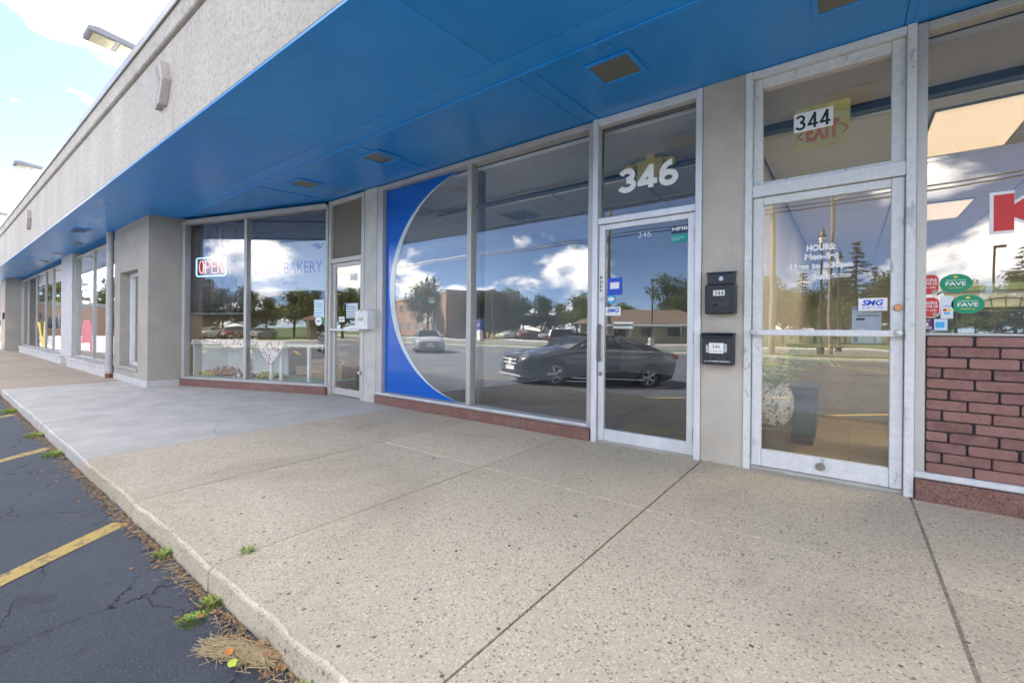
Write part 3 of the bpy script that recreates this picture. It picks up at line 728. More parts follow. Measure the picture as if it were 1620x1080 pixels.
# ---- grey bay with the narrow window, downpipe, far shop windows and pillar
b = MB(); y0 = 2.42; y1 = 2.98; wx0, wx1, wz0, wz1 = -11.99, -10.70, .30, 2.19
b.box(-12.42, wx0-.001, y0, y1, .12, soz(y0)+.03); b.box(wx1+.001, -10.07, y0, y1, .12, soz(y0)+.03)
b.box(wx0, wx1, y0, y1, .12, wz0); b.box(wx0, wx1, y0, y1, wz1, soz(y0)+.03)
bay = b.build('bay', M_GREYW, shop)
MB().box(-12.42, -10.055, y0-.015, y1, -.02, .118).build('bay_plinth', plain('plinth_paint', (.52, .51, .49), .8, scale=6), shop, bevel=.006)
b = MB(); yw = 2.58
b.box(wx0+.002, wx0+.06, yw, yw+.08, wz0+.001, wz1-.001); b.box(wx1-.06, wx1-.002, yw, yw+.08, wz0+.001, wz1-.001)
b.box(wx0+.061, wx1-.061, yw, yw+.08, wz0+.001, wz0+.07); b.box(wx0+.061, wx1-.061, yw, yw+.08, wz1-.07, wz1-.001)
wS = b.build('window', M_WHITE, shop, bevel=.004); pane(wS, wx0+.061, wx1-.061, wz0+.071, wz1-.071, M_GLASS_LEFT, y=yw+.04)
MB().box(wx0-.03, wx1+.03, y0-.03, yw, wz0-.055, wz0+.004).build('sill', M_GREYW, wS, bevel=.006)
MB().box(wx0, wx1, 2.95, 2.97, wz0, wz1).build('window_back', M_INT, shop)
pipe = tag(empty('downpipe', (-12.56, 2.37, 0)), 'grey downpipe with a rusty foot at the corner of the grey bay', 'downpipe')
MB().tube([(0, 0, .12), (0, 0, 3.10)], .062, 16).build('pipe', plain('grey_pipe', (.44, .42, .41), .6, scale=8), pipe, smooth=True)
MB().lathe([(.07, .09), (.078, .11), (.078, .16), (.07, .18)], n=16).build('collar', plain('grey_pipe', (.44, .42, .41)), pipe, smooth=True)
MB().tube([(0, 0, -.01), (0, 0, .092)], .070, 16).build('pipe_foot', plain('rusty_iron', (.18, .085, .05), .9, scale=20, bump=.5), pipe, smooth=True)
GL = 2.56
def far_window(x0, x1, muls):
    b = MB(); b.box(x0, x0+.05, GL-.04, GL+.05, .25, 3.0); b.box(x1-.05, x1, GL-.04, GL+.05, .25, 3.0)
    b.box(x0+.051, x1-.051, GL-.04, GL+.05, .25, .29); b.box(x0+.051, x1-.051, GL-.04, GL+.05, 2.96, 3.0)
    w = b.build('window', M_GREYAL, shop, bevel=.003)
    xs = [x0+.05]+list(muls)+[x1-.05]
    for m in muls: MB().box(m-.022, m+.022, GL-.035, GL+.045, .291, 2.959).build('mullion', M_GREYAL, w, bevel=.003)
    for p, q in zip(xs[:-1], xs[1:]): pane(w, p+.024, q-.024, .292, 2.958, M_GLASS_LEFT, y=GL)
    return w
wF1 = far_window(-17.25, -12.66, [-15.05]); wF2 = far_window(-28.7, -18.9, [-20.9, -22.4, -24.5, -26.7])
M_SILLP = plain('pale_sill_paint', (.56, .54, .53), .75, scale=4)
for (x0, x1) in ((-17.05, -12.65), (-27.2, -17.85)):
    o = MB().box(x0, x1, 2.33, 2.515, -.02, .205).build('stall_riser', M_SILLP, shop, bevel=.004)
    MB().box(x0-.03, x1+.03, 2.30, 2.515, .206, .248).build('riser_cap', M_SILLP, o, bevel=.006)
MB().box(-18.88, -17.27, 2.46, 2.95, 0, 3.12).build('pilaster', plain('pilaster_paint', (.52, .51, .51), .7, scale=4), shop, bevel=.004)
MB().box(-30.6, -28.75, 2.05, 2.95, -.05, 3.13).build('pilaster', M_GREYW, shop, bevel=.006)
MB().box(-28.95, -28.85, 1.99, 2.05, 1.35, 1.62).build('electric_box', M_BLACK, shop, bevel=.005)

# ------------------------------------------------------------------ lettering, stickers
def text_mesh(txt, bold=0, name='lettering', extrude=0, spacing=1.0, shear=0):
    cu = bpy.data.curves.new(name, 'FONT'); cu.body = txt; cu.align_x = 'CENTER'; cu.align_y = 'CENTER'; cu.size = 1
    cu.offset = bold; cu.extrude = extrude; cu.space_character = spacing; cu.shear = shear; cu.resolution_u = 4
    ob = bpy.data.objects.new(name, cu); COL.objects.link(ob)
    dg = bpy.context.evaluated_depsgraph_get(); me = bpy.data.meshes.new_from_object(ob.evaluated_get(dg))
    bpy.data.objects.remove(ob); bpy.data.curves.remove(cu); me.name = name; me.materials.clear(); return me
def lettering(txt, x0, x1, z0, z1, y, mat, parent, bold=0, spacing=1.0, xf=None, name='lettering', shear=0, mirror=False):
    me = text_mesh(txt, bold, name, spacing=spacing, shear=shear)
    xs = [v.co.x for v in me.vertices]; ys = [v.co.y for v in me.vertices]
    if not xs: return None
    a, b_, c, d = min(xs), max(xs), min(ys), max(ys)
    for v in me.vertices:
        X = x0+(v.co.x-a)/(b_-a)*(x1-x0); Z = z0+(v.co.y-c)/max(1e-6, d-c)*(z1-z0)
        v.co = xf(X, y, Z) if xf else Vector((X, y, Z))
    me.materials.append(mat)
    return link_mesh(name, me, None, parent)
def arc(cx_, cz_, rx, rz, a0, a1, n=14): return [(cx_+rx*math.cos(R(a0+(a1-a0)*k/n)), cz_+rz*math.sin(R(a0+(a1-a0)*k/n))) for k in range(n+1)]
GLYPH = {'3': [arc(.46, .725, .33, .19, 165, -95, 14), arc(.46, .285, .38, .205, 95, -165, 16)], '4': [[(1.0, .27), (.02, .27)], [(.09, .22), (.70, .93)], [(.69, 1.0), (.69, .02)]],
         '6': [arc(.50, .30, .34, .225, 0, 360, 22), arc(.66, .42, .50, .50, 175, 88, 12)], '8': [arc(.5, .73, .30, .19, 0, 360, 20), arc(.5, .28, .36, .21, 0, 360, 20)]}
def bold_digit(ch, x0, x1, z0, z1, y, mat, parent, w=.11):
    W_, H_ = x1-x0, z1-z0; sw = w*H_; b = MB(); dy = 0
    for st in GLYPH[ch]:
        P = [Vector((x0+a*W_, z0+c*H_)) for a, c in st]
        closed = (P[0]-P[-1]).length < 1e-4
        if closed: P = P[:-1]
        L_, R_ = [], []; n = len(P)
        for i in range(n):
            a = P[i-1] if (i or closed) else None; c = P[(i+1) % n] if (i < n-1 or closed) else None
            d1 = (P[i]-a).normalized() if a is not None else None; d2 = (c-P[i]).normalized() if c is not None else None
            d1 = d1 or d2; d2 = d2 or d1; n1 = Vector((-d1.y, d1.x)); n2 = Vector((-d2.y, d2.x)); m = n1+n2; m = m/max(.35, m.length_squared)*2
            L_.append(P[i]+m*sw*.5); R_.append(P[i]-m*sw*.5)
        vs = [(p.x, y-dy, p.y) for p in L_]+[(p.x, y-dy, p.y) for p in R_]
        b.add(vs, [(i, (i+1) % n, n+(i+1) % n, n+i) for i in range(n if closed else n-1)]); dy += .0003
    return b.build('digit', mat, parent)
def rect(px0, py0, px1, py1, Y):                               # photo rectangle on a facade plane -> x0, x1, z0, z1
    a = onY(px0, py0, Y); c = onY(px1, py1, Y); return a.x, c.x, c.z, a.z
def sticker(x0, x1, z0, z1, y, mat, parent, name='sticker', round_=0, xf=None):
    b = MB(xf); w, h_ = x1-x0, z1-z0; r = min(w, h_)*round_
    if r <= 0: pts = [(x0, z0), (x1, z0), (x1, z1), (x0, z1)]
    else:
        pts = []
        for cx_, cz_, a0 in ((x1-r, z1-r, 0), (x0+r, z1-r, 90), (x0+r, z0+r, 180), (x1-r, z0+r, 270)):
            for k in range(6): a = R(a0+k*18); pts.append((cx_+r*math.cos(a), cz_+r*math.sin(a)))
    b.prism(pts, y-.0006, y+.0006, 'y'); return b.build(name, mat, parent)
def oval(xc, zc, rx, rz, y, mat, parent, name='sticker', xf=None):
    return MB(xf).prism([(xc+rx*math.cos(2*math.pi*k/28), zc+rz*math.sin(2*math.pi*k/28)) for k in range(28)], y-.0006, y+.0006, 'y').build(name, mat, parent)
def ink(name, c, rough=.5): return plain('ink_'+name, c, rough, var=.04)
WHT = ink('white', (.80, .79, .76)); BLK = ink('black', (.012, .012, .013)); RED = ink('red', (.62, .03, .025)); GRN = ink('green', (.0, .26, .13))
BLU = ink('blue', (.02, .08, .55)); NAV = ink('navy', (.012, .04, .09)); TEAL = ink('teal', (.0, .30, .25)); PUR = ink('purple', (.13, .02, .12))
CYN = ink('cyan', (.05, .42, .72)); ORG = ink('orange', (.72, .20, .08)); LBL = ink('pale_blue', (.55, .68, .80)); YEL = ink('yellow', (.80, .58, .03)); PNK = ink('pink', (.66, .14, .18))
OUT = GY-.0045                                                 # just outside the glass
# 346 over the door
for ch, xa_, xb_, yo in (('3', 979, 1007, 258), ('4', 1008, 1040, 248), ('6', 1042, 1074, 239)):
    p0 = onY(xa_, yo+35, OUT); p1 = onY(xb_, yo, OUT)
    bold_digit(ch, p0.x, p1.x, 2.450, 2.670, OUT, WHT, f346, .235)
yd = FR0+.0305
lettering('346', *rect(1010, 371, 1030, 383, yd)[:2], 1.985, 2.035, yd, LBL, d346)
x0, x1, z0, z1 = rect(1062, 353, 1090, 369, yd); sticker(x0, x1, 1.985, 2.055, yd, NAV, d346); lettering('NFIB', x0+.01, x1-.01, 2.010, 2.042, yd-.001, WHT, d346, bold=.03)
sticker(x0, x1, 1.905, 1.975, yd, TEAL, d346); lettering('Neighborhood', x0+.01, x1-.04, 1.942, 1.953, yd-.001, WHT, d346); lettering('Favorite', x0+.01, x1-.08, 1.925, 1.937, yd-.001, WHT, d346)
x0, x1, z0, z1 = rect(961, 440, 984, 466, yd); sticker(x0, x1, z0, z1, yd, BLU, d346); sticker(x0+.03, x1-.03, z0+.06, z1-.045, yd-.0015, WHT, d346)
p = onY(967, 473, yd); oval(p.x, p.z, .042, .048, yd, CYN, d346); oval(p.x, p.z, .034, .018, yd-.0015, WHT, d346)
x0, x1, z0, z1 = rect(958, 486, 982, 499, yd); sticker(x0, x1, z0, z1, yd, WHT, d346); lettering('SMG', x0+.015, x1-.015, z0+.03, z1-.012, yd-.001, BLU, d346, bold=.04, shear=.25); lettering('800 - 555 - SMG', x0+.03, x1-.03, z0+.010, z0+.02, yd-.001, BLU, d346)
for i, ch in enumerate('PULL'): lettering(ch, -1.983, -1.957, 1.615-i*.04, 1.645-i*.04, FR0+.0105, BLK, d346, bold=.03)
p = onY(934, 467, OUT); oval(p.x, p.z, .045, .060, OUT, CYN, w346); oval(p.x, p.z-.01, .036, .020, OUT-.0015, WHT, w346)
# 344 stickers and hours
yt = GY+.0055
x0, x1, z0, z1 = rect(1256, 176, 1318, 208, yt); zc_ = onY(1287, 190, yt).z
sticker(x0, x1, zc_-.073, zc_+.073, yt, WHT, f344)
[bold_digit(c_, x0+.012+i*(x1-x0-.02)/3, x0+.004+(i+1)*(x1-x0-.02)/3, zc_-.060, zc_+.060, yt-.001, BLK, f344, .14) for i, c_ in enumerate('344')]
yh = FR0+.0325
for txt, l, r_, y, hgt in (('HOURS:', 1276, 1322, 391, .042), ('Mon-Sat', 1273, 1327, 405, .042), ('11am to 8:30pm', 1250, 1350, 421, .047), ('Sun:', 1285, 1314, 437, .042)):
    a = onY(l, y, yh); c = onY(r_, y, yh); zc_ = onY((l+r_)/2, y, yh).z
    lettering(txt, a.x, c.x, zc_-hgt*.6, zc_+hgt*.6, yh, WHT, d344, bold=.06, spacing=1.06)
a = onY(1315, 436, yh); c = onY(1346, 436, yh); lettering('CLOSED', a.x, c.x, a.z-.016, a.z+.012, yh, WHT, d344, bold=.02)
x0, x1, z0, z1 = rect(1358, 472, 1404, 490, yh); z0, z1 = z1-.09, z1
sticker(x0, x1, z0, z1, yh, WHT, d344); lettering('SMG', x0+.02, x1-.02, z0+.035, z1-.012, yh-.001, BLU, d344, bold=.04, shear=.25); lettering('SECURITY SYSTEMS', x0+.02, x1-.02, z0+.012, z0+.028, yh-.001, BLU, d344)
# K window decals
yk = GY-.0045
kx = onY(1572, 335, yk).x
lettering('K', kx, kx+.34, 1.76, 1.99, yk, RED, wK, bold=.05, name='letter')
lettering('K', kx-.018, kx+.358, 1.742, 2.008, yk+.0006, WHT, wK, bold=.07, name='letter_outline')
for (cx_, cz_) in ((1471, 450), (1472, 486)):
    p = onY(cx_, cz_, yk); sticker(p.x-.048, p.x+.048, p.z-.070, p.z+.070, yk, WHT, wK, round_=.4); sticker(p.x-.043, p.x+.043, p.z-.065, p.z+.065, yk-.001, RED, wK, round_=.38)
    lettering('PEOPLE', p.x-.034, p.x+.034, p.z+.020, p.z+.040, yk-.002, WHT, wK, bold=.03); lettering('LOVE US', p.x-.036, p.x+.036, p.z-.004, p.z+.015, yk-.002, WHT, wK, bold=.03)
    lettering('on yelp', p.x-.030, p.x+.030, p.z-.030, p.z-.012, yk-.002, WHT, wK, bold=.01)
    sticker(p.x+.010, p.x+.034, p.z-.056, p.z-.038, yk-.002, ink('grey', (.35, .35, .35)), wK)
for (cx_, cz_) in ((1512, 448), (1531, 481)):
    p = onY(cx_, cz_, yk); oval(p.x, p.z, .078, .062, yk, GRN, wK)
    lettering('Neighborhood', p.x-.046, p.x+.046, p.z+.014, p.z+.026, yk-.001, WHT, wK); lettering('FAVE', p.x-.048, p.x+.048, p.z-.016, p.z+.010, yk-.001, WHT, wK, bold=.02)
    lettering('nextdoor', p.x-.035, p.x+.035, p.z-.034, p.z-.024, yk-.001, YEL, wK); oval(p.x, p.z+.042, .010, .008, yk-.001, YEL, wK)
p = onY(1498, 486, yk); sticker(p.x-.030, p.x+.030, p.z-.075, p.z+.075, yk, ink('pale', (.70, .73, .76)), wK)
lettering('VISA', p.x-.022, p.x+.022, p.z+.002, p.z+.014, yk-.001, BLU, wK, shear=.2); oval(p.x-.008, p.z-.018, .012, .009, yk-.001, RED, wK); oval(p.x+.009, p.z-.018, .012, .009, yk-.0015, YEL, wK); sticker(p.x-.014, p.x+.014, p.z-.046, p.z-.032, yk-.001, CYN, wK)
p = onY(1466, 514, yk); sticker(p.x-.036, p.x+.036, p.z-.036, p.z+.040, yk, PUR, wK); lettering('EAT', p.x-.016, p.x+.016, p.z+.022, p.z+.033, yk-.001, WHT, wK, bold=.02); oval(p.x, p.z+.004, .010, .010, yk-.001, WHT, wK); lettering('GOOD', p.x-.027, p.x+.027, p.z-.028, p.z-.010, yk-.001, WHT, wK, bold=.03)
p = onY(1487, 514, yk); sticker(p.x-.036, p.x+.036, p.z-.036, p.z+.040, yk, LBL, wK); sticker(p.x-.022, p.x+.022, p.z-.018, p.z+.020, yk-.001, CYN, wK)
# 348 door and bakery stickers
y8 = FR0+.0375
x0, x1, z0, z1 = rect(553, 434, 565, 443, y8); lettering('348', x0, x1, z0, z1, y8, WHT, d348, bold=.05)
x0, x1, z0, z1 = rect(548, 480, 566, 503, y8); sticker(x0, x1, z0, z1, y8, ink('paper', (.62, .72, .74)), d348, 'notice')
for i in range(6): sticker(x0+.03, x1-.04-.03*(i % 2), z1-.06-i*.04, z1-.05-i*.04, y8-.001, NAV, d348, 'printed_line')
oval(x0+.04, z1-.05, .02, .03, y8-.002, CYN, d348)
x0, x1, z0, z1 = rect(536, 501, 545, 509, y8); sticker(x0, x1, z0, z1, y8, WHT, d348); lettering('SMG', x0+.02, x1-.02, z0+.03, z1-.03, y8-.001, BLU, d348, bold=.03)
def brect(px0, py0, px1, py1, d):
    u1, z1 = onB(px0, py0, d); u0, z0 = onB(px1, py1, d); return u0, u1, z0, z1
def bkm(X, Y, Z): return bk(-X, Y, Z)                            # mirrored so that lettering reads left to right
u0, u1, z0, z1 = brect(497, 474, 513, 502, .052); sticker(-u1, -u0, z0, z1, .052, ink('paper', (.62, .72, .74)), wB, 'notice', xf=bkm)
for i in range(5): sticker(-u1+.03, -u0-.03-.02*(i % 3), z1-.08-i*.05, z1-.07-i*.05, .0505, CYN, wB, 'printed_line', xf=bkm)
u, z = onB(504, 508, .052); oval(-u, z, .07, .075, .052, WHT, wB, xf=bkm); oval(-u, z, .05, .008, .0505, NAV, wB, xf=bkm)
u, z = onB(514, 509, .052); oval(-u, z, .05, .08, .052, GRN, wB, xf=bkm)
# yellow and pink letters in the far windows
yl = GL-.0045
def poly_decal(pts, mat, par): MB().prism(pts, yl-.0006, yl+.0006, 'y').build('window_letter', mat, par)
poly_decal([(-24.5, 1.22), (-23.75, 1.20), (-23.4, .75), (-23.05, .62), (-22.9, 1.24), (-22.62, 1.24), (-22.55, .32), (-23.2, .30), (-23.75, .66)], YEL, wF2)
poly_decal([(-16.6, .62), (-16.5, 1.16), (-16.3, 1.26), (-15.55, 1.26), (-15.35, 1.14), (-15.3, .46), (-15.52, .46), (-15.56, .66), (-15.8, .66), (-15.95, .66)], PNK, wF1)
poly_decal([(-13.9, .60), (-13.85, 1.36), (-13.5, 1.45), (-13.2, 1.40), (-13.2, .52), (-13.5, .52)], RED, wF1)

# ------------------------------------------------------------------ things on the wall
M_MAILB = plain('black_enamel', (.018, .021, .027), .32, var=.2, scale=20)
def mailbox(px, py0, py1, name, label):
    p = onY(px, py1, FR0); t = onY(px, py0, FR0)
    return tag(empty(name, (p.x, FR0-.006, p.z)), label, 'mailbox'), t.z-p.z
m1, H1 = mailbox(1143, 432, 497, 'mailbox', 'black wall mailbox with lock flap and 344 plate on ribbed cream pillar')
MB().box(-.115, .115, -.11, -.001, 0, H1*.70).build('body', M_MAILB, m1, bevel=.008)
MB().box(-.105, .105, -.075, -.001, H1*.70, H1*.985).build('upper_box', M_MAILB, m1, bevel=.006)
MB().prism([(-.092, H1*.965), (-.092, H1), (-.001, H1*1.03), (-.001, H1*.99)], -.112, .112, 'x').build('lid', M_MAILB, m1, bevel=.003)
MB().lathe([(.001, -.083), (.018, -.083), (.020, -.075)], (.005, 0, H1*.84), 16, 'y').build('lock', M_STEEL, m1, smooth=True)
sticker(-.048, .040, H1*.43, H1*.56, -.1115, WHT, m1, 'number_plate'); [bold_digit(c_, -.040+i*.025, -.018+i*.025, H1*.445, H1*.545, -.1128, BLK, m1, .14) for i, c_ in enumerate('344')]
M_EMB = plain('embossed_enamel', (.05, .055, .065), .3)
lettering('Mail', -.055, .065, H1*.18, H1*.30, -.1115, M_EMB, m1, bold=.01)
b = MB()
for (a1, a2, b1, b2) in ((-.098, .098, .018, .024), (-.098, .098, H1*.62, H1*.64), (-.098, -.092, .024, H1*.62), (.092, .098, .024, H1*.62)): b.box(a1, a2, -.1125, -.1101, b1, b2)
b.build('embossed_rim', M_MAILB, m1)
m2, H2 = mailbox(1139, 526, 576, 'mailbox', 'worn black wall mailbox with taped paper label below the taller one')
MB().box(-.118, .118, -.105, -.001, 0, H2*.86).build('body', plain('worn_black_enamel', (.02, .022, .027), .4, var=.5, scale=30), m2, bevel=.006)
MB().prism([(-.122, H2*.83), (-.122, H2*.90), (-.09, H2*.99), (-.001, H2*1.0), (-.001, H2*.87)], -.124, .124, 'x').build('lid', M_MAILB, m2, bevel=.004)
sticker(-.062, .050, H2*.36, H2*.68, -.1065, WHT, m2, 'paper_label'); lettering('346', -.036, .022, H2*.52, H2*.62, -.1078, BLK, m2); lettering('E. MAIN ST.', -.05, .04, H2*.41, H2*.45, -.1078, BLK, m2)
lettering('Mail', -.055, .06, H2*.14, H2*.30, -.1065, M_EMB, m2, bold=.01)
for (a, c, d_, e) in ((-.085, -.066, .38, .62), (.054, .075, .40, .66), (-.07, .07, .10, .13), (-.1, -.08, .09, .12), (.07, .1, .1, .13)):
    sticker(a, c, H2*d_, H2*e, -.1062, plain('scraped_paint', (.45, .46, .48), .6, var=.5, scale=80), m2, 'tape_scrap')
m3, H3 = mailbox(583, 489, 521, 'mailbox', 'white wall mailbox with oval crest on pillar by the bakery door')
MB().box(-.155, .155, -.13, -.001, 0, H3*.93).build('body', plain('white_enamel', (.72, .71, .72), .35, scale=15), m3, bevel=.008)
MB().prism([(-.145, H3*.90), (-.145, H3*.94), (-.001, H3), (-.001, H3*.94)], -.160, .160, 'x').build('lid', plain('white_enamel', (.72, .71, .72)), m3, bevel=.004)
MB().prism([(.078*math.cos(2*math.pi*k/20), H3*.5+.035*math.sin(2*math.pi*k/20)) for k in range(20)], -.1345, -.1305, 'y').build('crest', plain('ivory', (.66, .62, .52), .5), m3)
MB().prism([(.062*math.cos(2*math.pi*k/20), H3*.5+.024*math.sin(2*math.pi*k/20)) for k in range(20)], -.1365, -.1346, 'y').build('crest_inset', plain('ivory_dim', (.50, .47, .40), .5), m3)

# roof floodlights reaching over the parapet
M_FLOOD = plain('grey_lamp_housing', (.24, .24, .26), .45)
M_LED = plain('led_panel', (.62, .58, .36), .35, var=.25, scale=40)
for i, xc in enumerate((-7.35, -14.6, -21.6)):
    names = ('roof floodlight reaching over the parapet beside the nearer chevron lamp', 'roof floodlight reaching over the parapet by the second chevron lamp', 'roof floodlight at the far end of the parapet, mostly hidden')
    f = tag(empty('roof_floodlight', (xc, 1.14, 4.58)), names[i], 'floodlight', 'floodlights along the parapet')
    MB().prism([(0, .03), (0, .09), (.10, .115), (.62, .06), (.62, -.01)], -.16, .16, 'x').build('housing', M_FLOOD, f, bevel=.012)
    MB().prism([(.05, .018), (.05, .024), (.25, .012), (.25, .006)], -.13, .13, 'x').build('led_panel', M_LED, f)
    MB().prism([(.30, .003), (.30, .009), (.50, -.003), (.50, -.009)], -.13, .13, 'x').build('led_panel', M_LED, f)
    MB().tube([(0, .60, .02), (0, .98, .0), (0, 1.05, -.06), (0, 1.05, -.9)], .045, 10).build('arm', M_FLOOD, f, smooth=True)

# ------------------------------------------------------------------ inside the shops
# 346: olive exit box with two lamp heads, doormat
pe = onY(1030, 282, 4.95)
ex = tag(empty('exit_light', (pe.x, 4.95, pe.z)), 'yellowed exit light box with two lamp heads behind the 346 glass', 'exit sign')
M_OLIVE = plain('yellowed_plastic', (.66, .54, .16), .5)
MB().box(-.15, .15, -.04, .04, -.02, .20).build('box', M_OLIVE, ex, bevel=.008)
MB().box(-.05, .05, -.03, .03, .20, 3.088-pe.z).build('bracket', M_OLIVE, ex, bevel=.006)
for sx in (-1, 1):
    MB().tube([(sx*.15, 0, .19), (sx*.20, 0, .18), (sx*.23, -.02, .14)], .016, 8).build('lamp_arm', M_OLIVE, ex, smooth=True)
    MB().lathe([(.02, .04), (.05, .0), (.05, -.04), (.03, -.045)], (sx*.24, -.02, .13), 14, 'y').build('lamp_head', M_OLIVE, ex, smooth=True)
mat_ = tag(MB().box(-2.02, -.98, 4.28, 5.02, .0125, .026).build('doormat', plain('olive_mat', (.20, .19, .085), .95, bump=.6), bevel=.004), 'olive doormat inside the 346 door', 'doormat')
# 344: exit sign
pe = onY(1300, 230, 4.75)
es = tag(empty('exit_sign', (pe.x, 4.75, pe.z)), 'yellowed EXIT board hanging behind the 344 number', 'exit sign')
MB().box(-.20, .20, -.03, .03, 0, .36).build('board', plain('yellowed_board', (.70, .66, .26), .5), es, bevel=.006)
MB().tube([(0, 0, .36), (0, 0, 3.099-pe.z)], .012, 8).build('hanger', M_STEEL, es)
lettering('EXIT', -.115, .125, .04, .20, -.0315, ORG, es, bold=.05, spacing=1.05)
for sx, xc in ((-1, -.155), (1, .165)):
    MB().prism([(xc+sx*.012, .10), (xc-sx*.018, .125), (xc-sx*.018, .145), (xc+sx*.028, .10), (xc-sx*.018, .055), (xc-sx*.018, .075)], -.0325, -.0305, 'y').build('arrow', ORG, es)
# low panelled partition, plank by plank
part_ = tag(empty('low_partition', (1.4, 7.05, .01)), 'olive planked low partition behind the 344 door', 'partition')
for i in range(8):
    MB().box(-2.05, 3.2, -.012, .03, i*.112+.003, (i+1)*.112-.002).build('plank', plain('olive_plank', (.28, .235, .11), .55, var=.15, scale=6), part_, bevel=.003)
MB().box(-2.08, 3.23, -.03, .09, .90, .94).build('cap', plain('olive_cap', (.36, .34, .22), .5), part_, bevel=.005)
# teal chest and palm
ch = tag(empty('chest', (-.50, 5.45, .012)), 'dark teal wooden chest with black base inside the 344 door', 'chest')
M_TEALP = plain('teal_paint', (.03, .11, .125), .45, scale=14)
MB().box(-.30, .24, -.24, .24, .10, .46).build('body', M_TEALP, ch, bevel=.006)
MB().box(-.31, .25, -.25, .25, .461, .57).build('lid', plain('teal_dark', (.018, .045, .055), .4), ch, bevel=.006)
MB().box(-.28, .22, -.22, .22, 0, .098).build('base', M_BLACK, ch)
def mat_pot():
    t = NT('painted_porcelain'); v = t.voro(22); n = t.noise(26, 3, .5, dist=1.5)
    col = t.mix(t.ramp(n, .52, .56), (.74, .70, .58, 1), (.13, .17, .045, 1)); col = t.mix(t.ramp(v, .12, .16, 1, 0), col, (.30, .14, .06, 1))
    t.set(col, .25); return t.m
pl = tag(empty('potted_palm', (-.56, 4.80, .012)), 'palm in a cream porcelain pot painted with green scrolls inside the 344 door', 'plant')
MB().lathe([(.16, .0), (.165, .02), (.15, .04), (.13, .16), (.14, .19), (.15, .20), (.15, .228), (.001, .23)], n=24).build('stand', plain('pot_stand', (.16, .12, .08), .6), pl, smooth=True)
MB().lathe([(.001, .051), (.095, .051), (.130, .10), (.158, .20), (.160, .30), (.138, .38), (.118, .41), (.130, .43), (.134, .445), (.115, .445), (.10, .40), (.001, .39)], n=28).build('pot', mat_pot(), pl, smooth=True).location = (0, 0, .18)
M_PALM = plain('palm_green', (.22, .42, .05), .5, var=.4, scale=10)
rp = random.Random(3)
for k in range(15):
    a = k*2.4; rl = rp.uniform(.28, .52); up = rp.uniform(.15, .55); b = MB(); prev = None; pts = []
    for i in range(9):
        s_ = i/8; pts.append(Vector((math.cos(a)*rl*s_, math.sin(a)*rl*s_*.7, .58+up*math.sin(s_*1.9)*.8)))
    b.tube(pts, [.006*(1-.8*i/8) for i in range(9)], 4)
    for i in range(2, 9):
        d = (pts[i]-pts[i-1]).normalized(); sd_ = d.cross(Vector((0, 0, 1))).normalized()
        for sg in (-1, 1):
            L = .15*(1-.08*i); tip = pts[i]+sd_*sg*L+d*L*.7-Vector((0, 0, L*.45)); w_ = d*.011
            b.add([pts[i]-w_, pts[i]+w_, tip], [(0, 1, 2)])
    b.build('frond', M_PALM, pl)
# paper drop box taped inside the 344 door
bx = tag(empty('drop_box', (.095, 4.125, 1.03)), 'pale blue drop box behind the 344 door glass below the blue sticker', 'box')
MB().box(-.085, .085, .0, .05, 0, .27).build('body', plain('pale_blue_metal', (.46, .52, .62), .5), bx, bevel=.004)
MB().box(-.08, .05, -.003, -.0005, .255, .262).build('slot', BLU, bx)
MB().box(-.055, .07, -.003, -.0005, .20, .206).build('slot', NAV, bx)
MB().box(-.06, -.01, -.003, -.0005, .17, .187).build('label', M_EMB, bx)
# restaurant: framed picture with a fan, dark cabinet
pic = tag(empty('framed_picture', (1.25, 6.6, .80)), 'green framed picture of a pale fan inside the restaurant window', 'picture')
b = MB()
for (a1, a2, b1, b2) in ((-.68, .68, 0, .07), (-.68, .68, .75, .82), (-.68, -.61, .071, .749), (.61, .68, .071, .749)): b.box(a1, a2, -.03, .03, b1, b2)
b.build('frame', plain('green_frame', (.20, .24, .12), .45), pic, bevel=.006)
MB().box(-.609, .609, -.01, .01, .072, .748).build('print', plain('cream_print', (.55, .55, .43), .7), pic)
fb = MB()
for k in range(13):
    a = R(15+k*12.5); fb.tube([(0, -.013, .10), (.52*math.cos(a), -.013, .10+.60*math.sin(a))], .005, 4)
fb.build('fan_rib', plain('fan_ink', (.16, .18, .12), .7), pic)
for r_ in (.58, .42): 
    MB().tube([(r_*.9*math.cos(R(15+k*7.5)), -.013, .10+r_*math.sin(R(15+k*7.5))) for k in range(21)], .006, 4).build('fan_arc', plain('fan_ink', (.16, .18, .12)), pic)
cab = tag(empty('cabinet', (.95, 5.4, .01)), 'dark grey cabinet below the fan picture in the restaurant window', 'cabinet')
MB().box(-.62, .5, -.2, .25, 0, 1.32).build('body', plain('charcoal_laminate', (.045, .047, .05), .5), cab, bevel=.006)
MB().box(-.60, .48, -.215, -.201, .68, 1.29).build('door', plain('charcoal_door', (.06, .062, .066), .45), cab, bevel=.004)

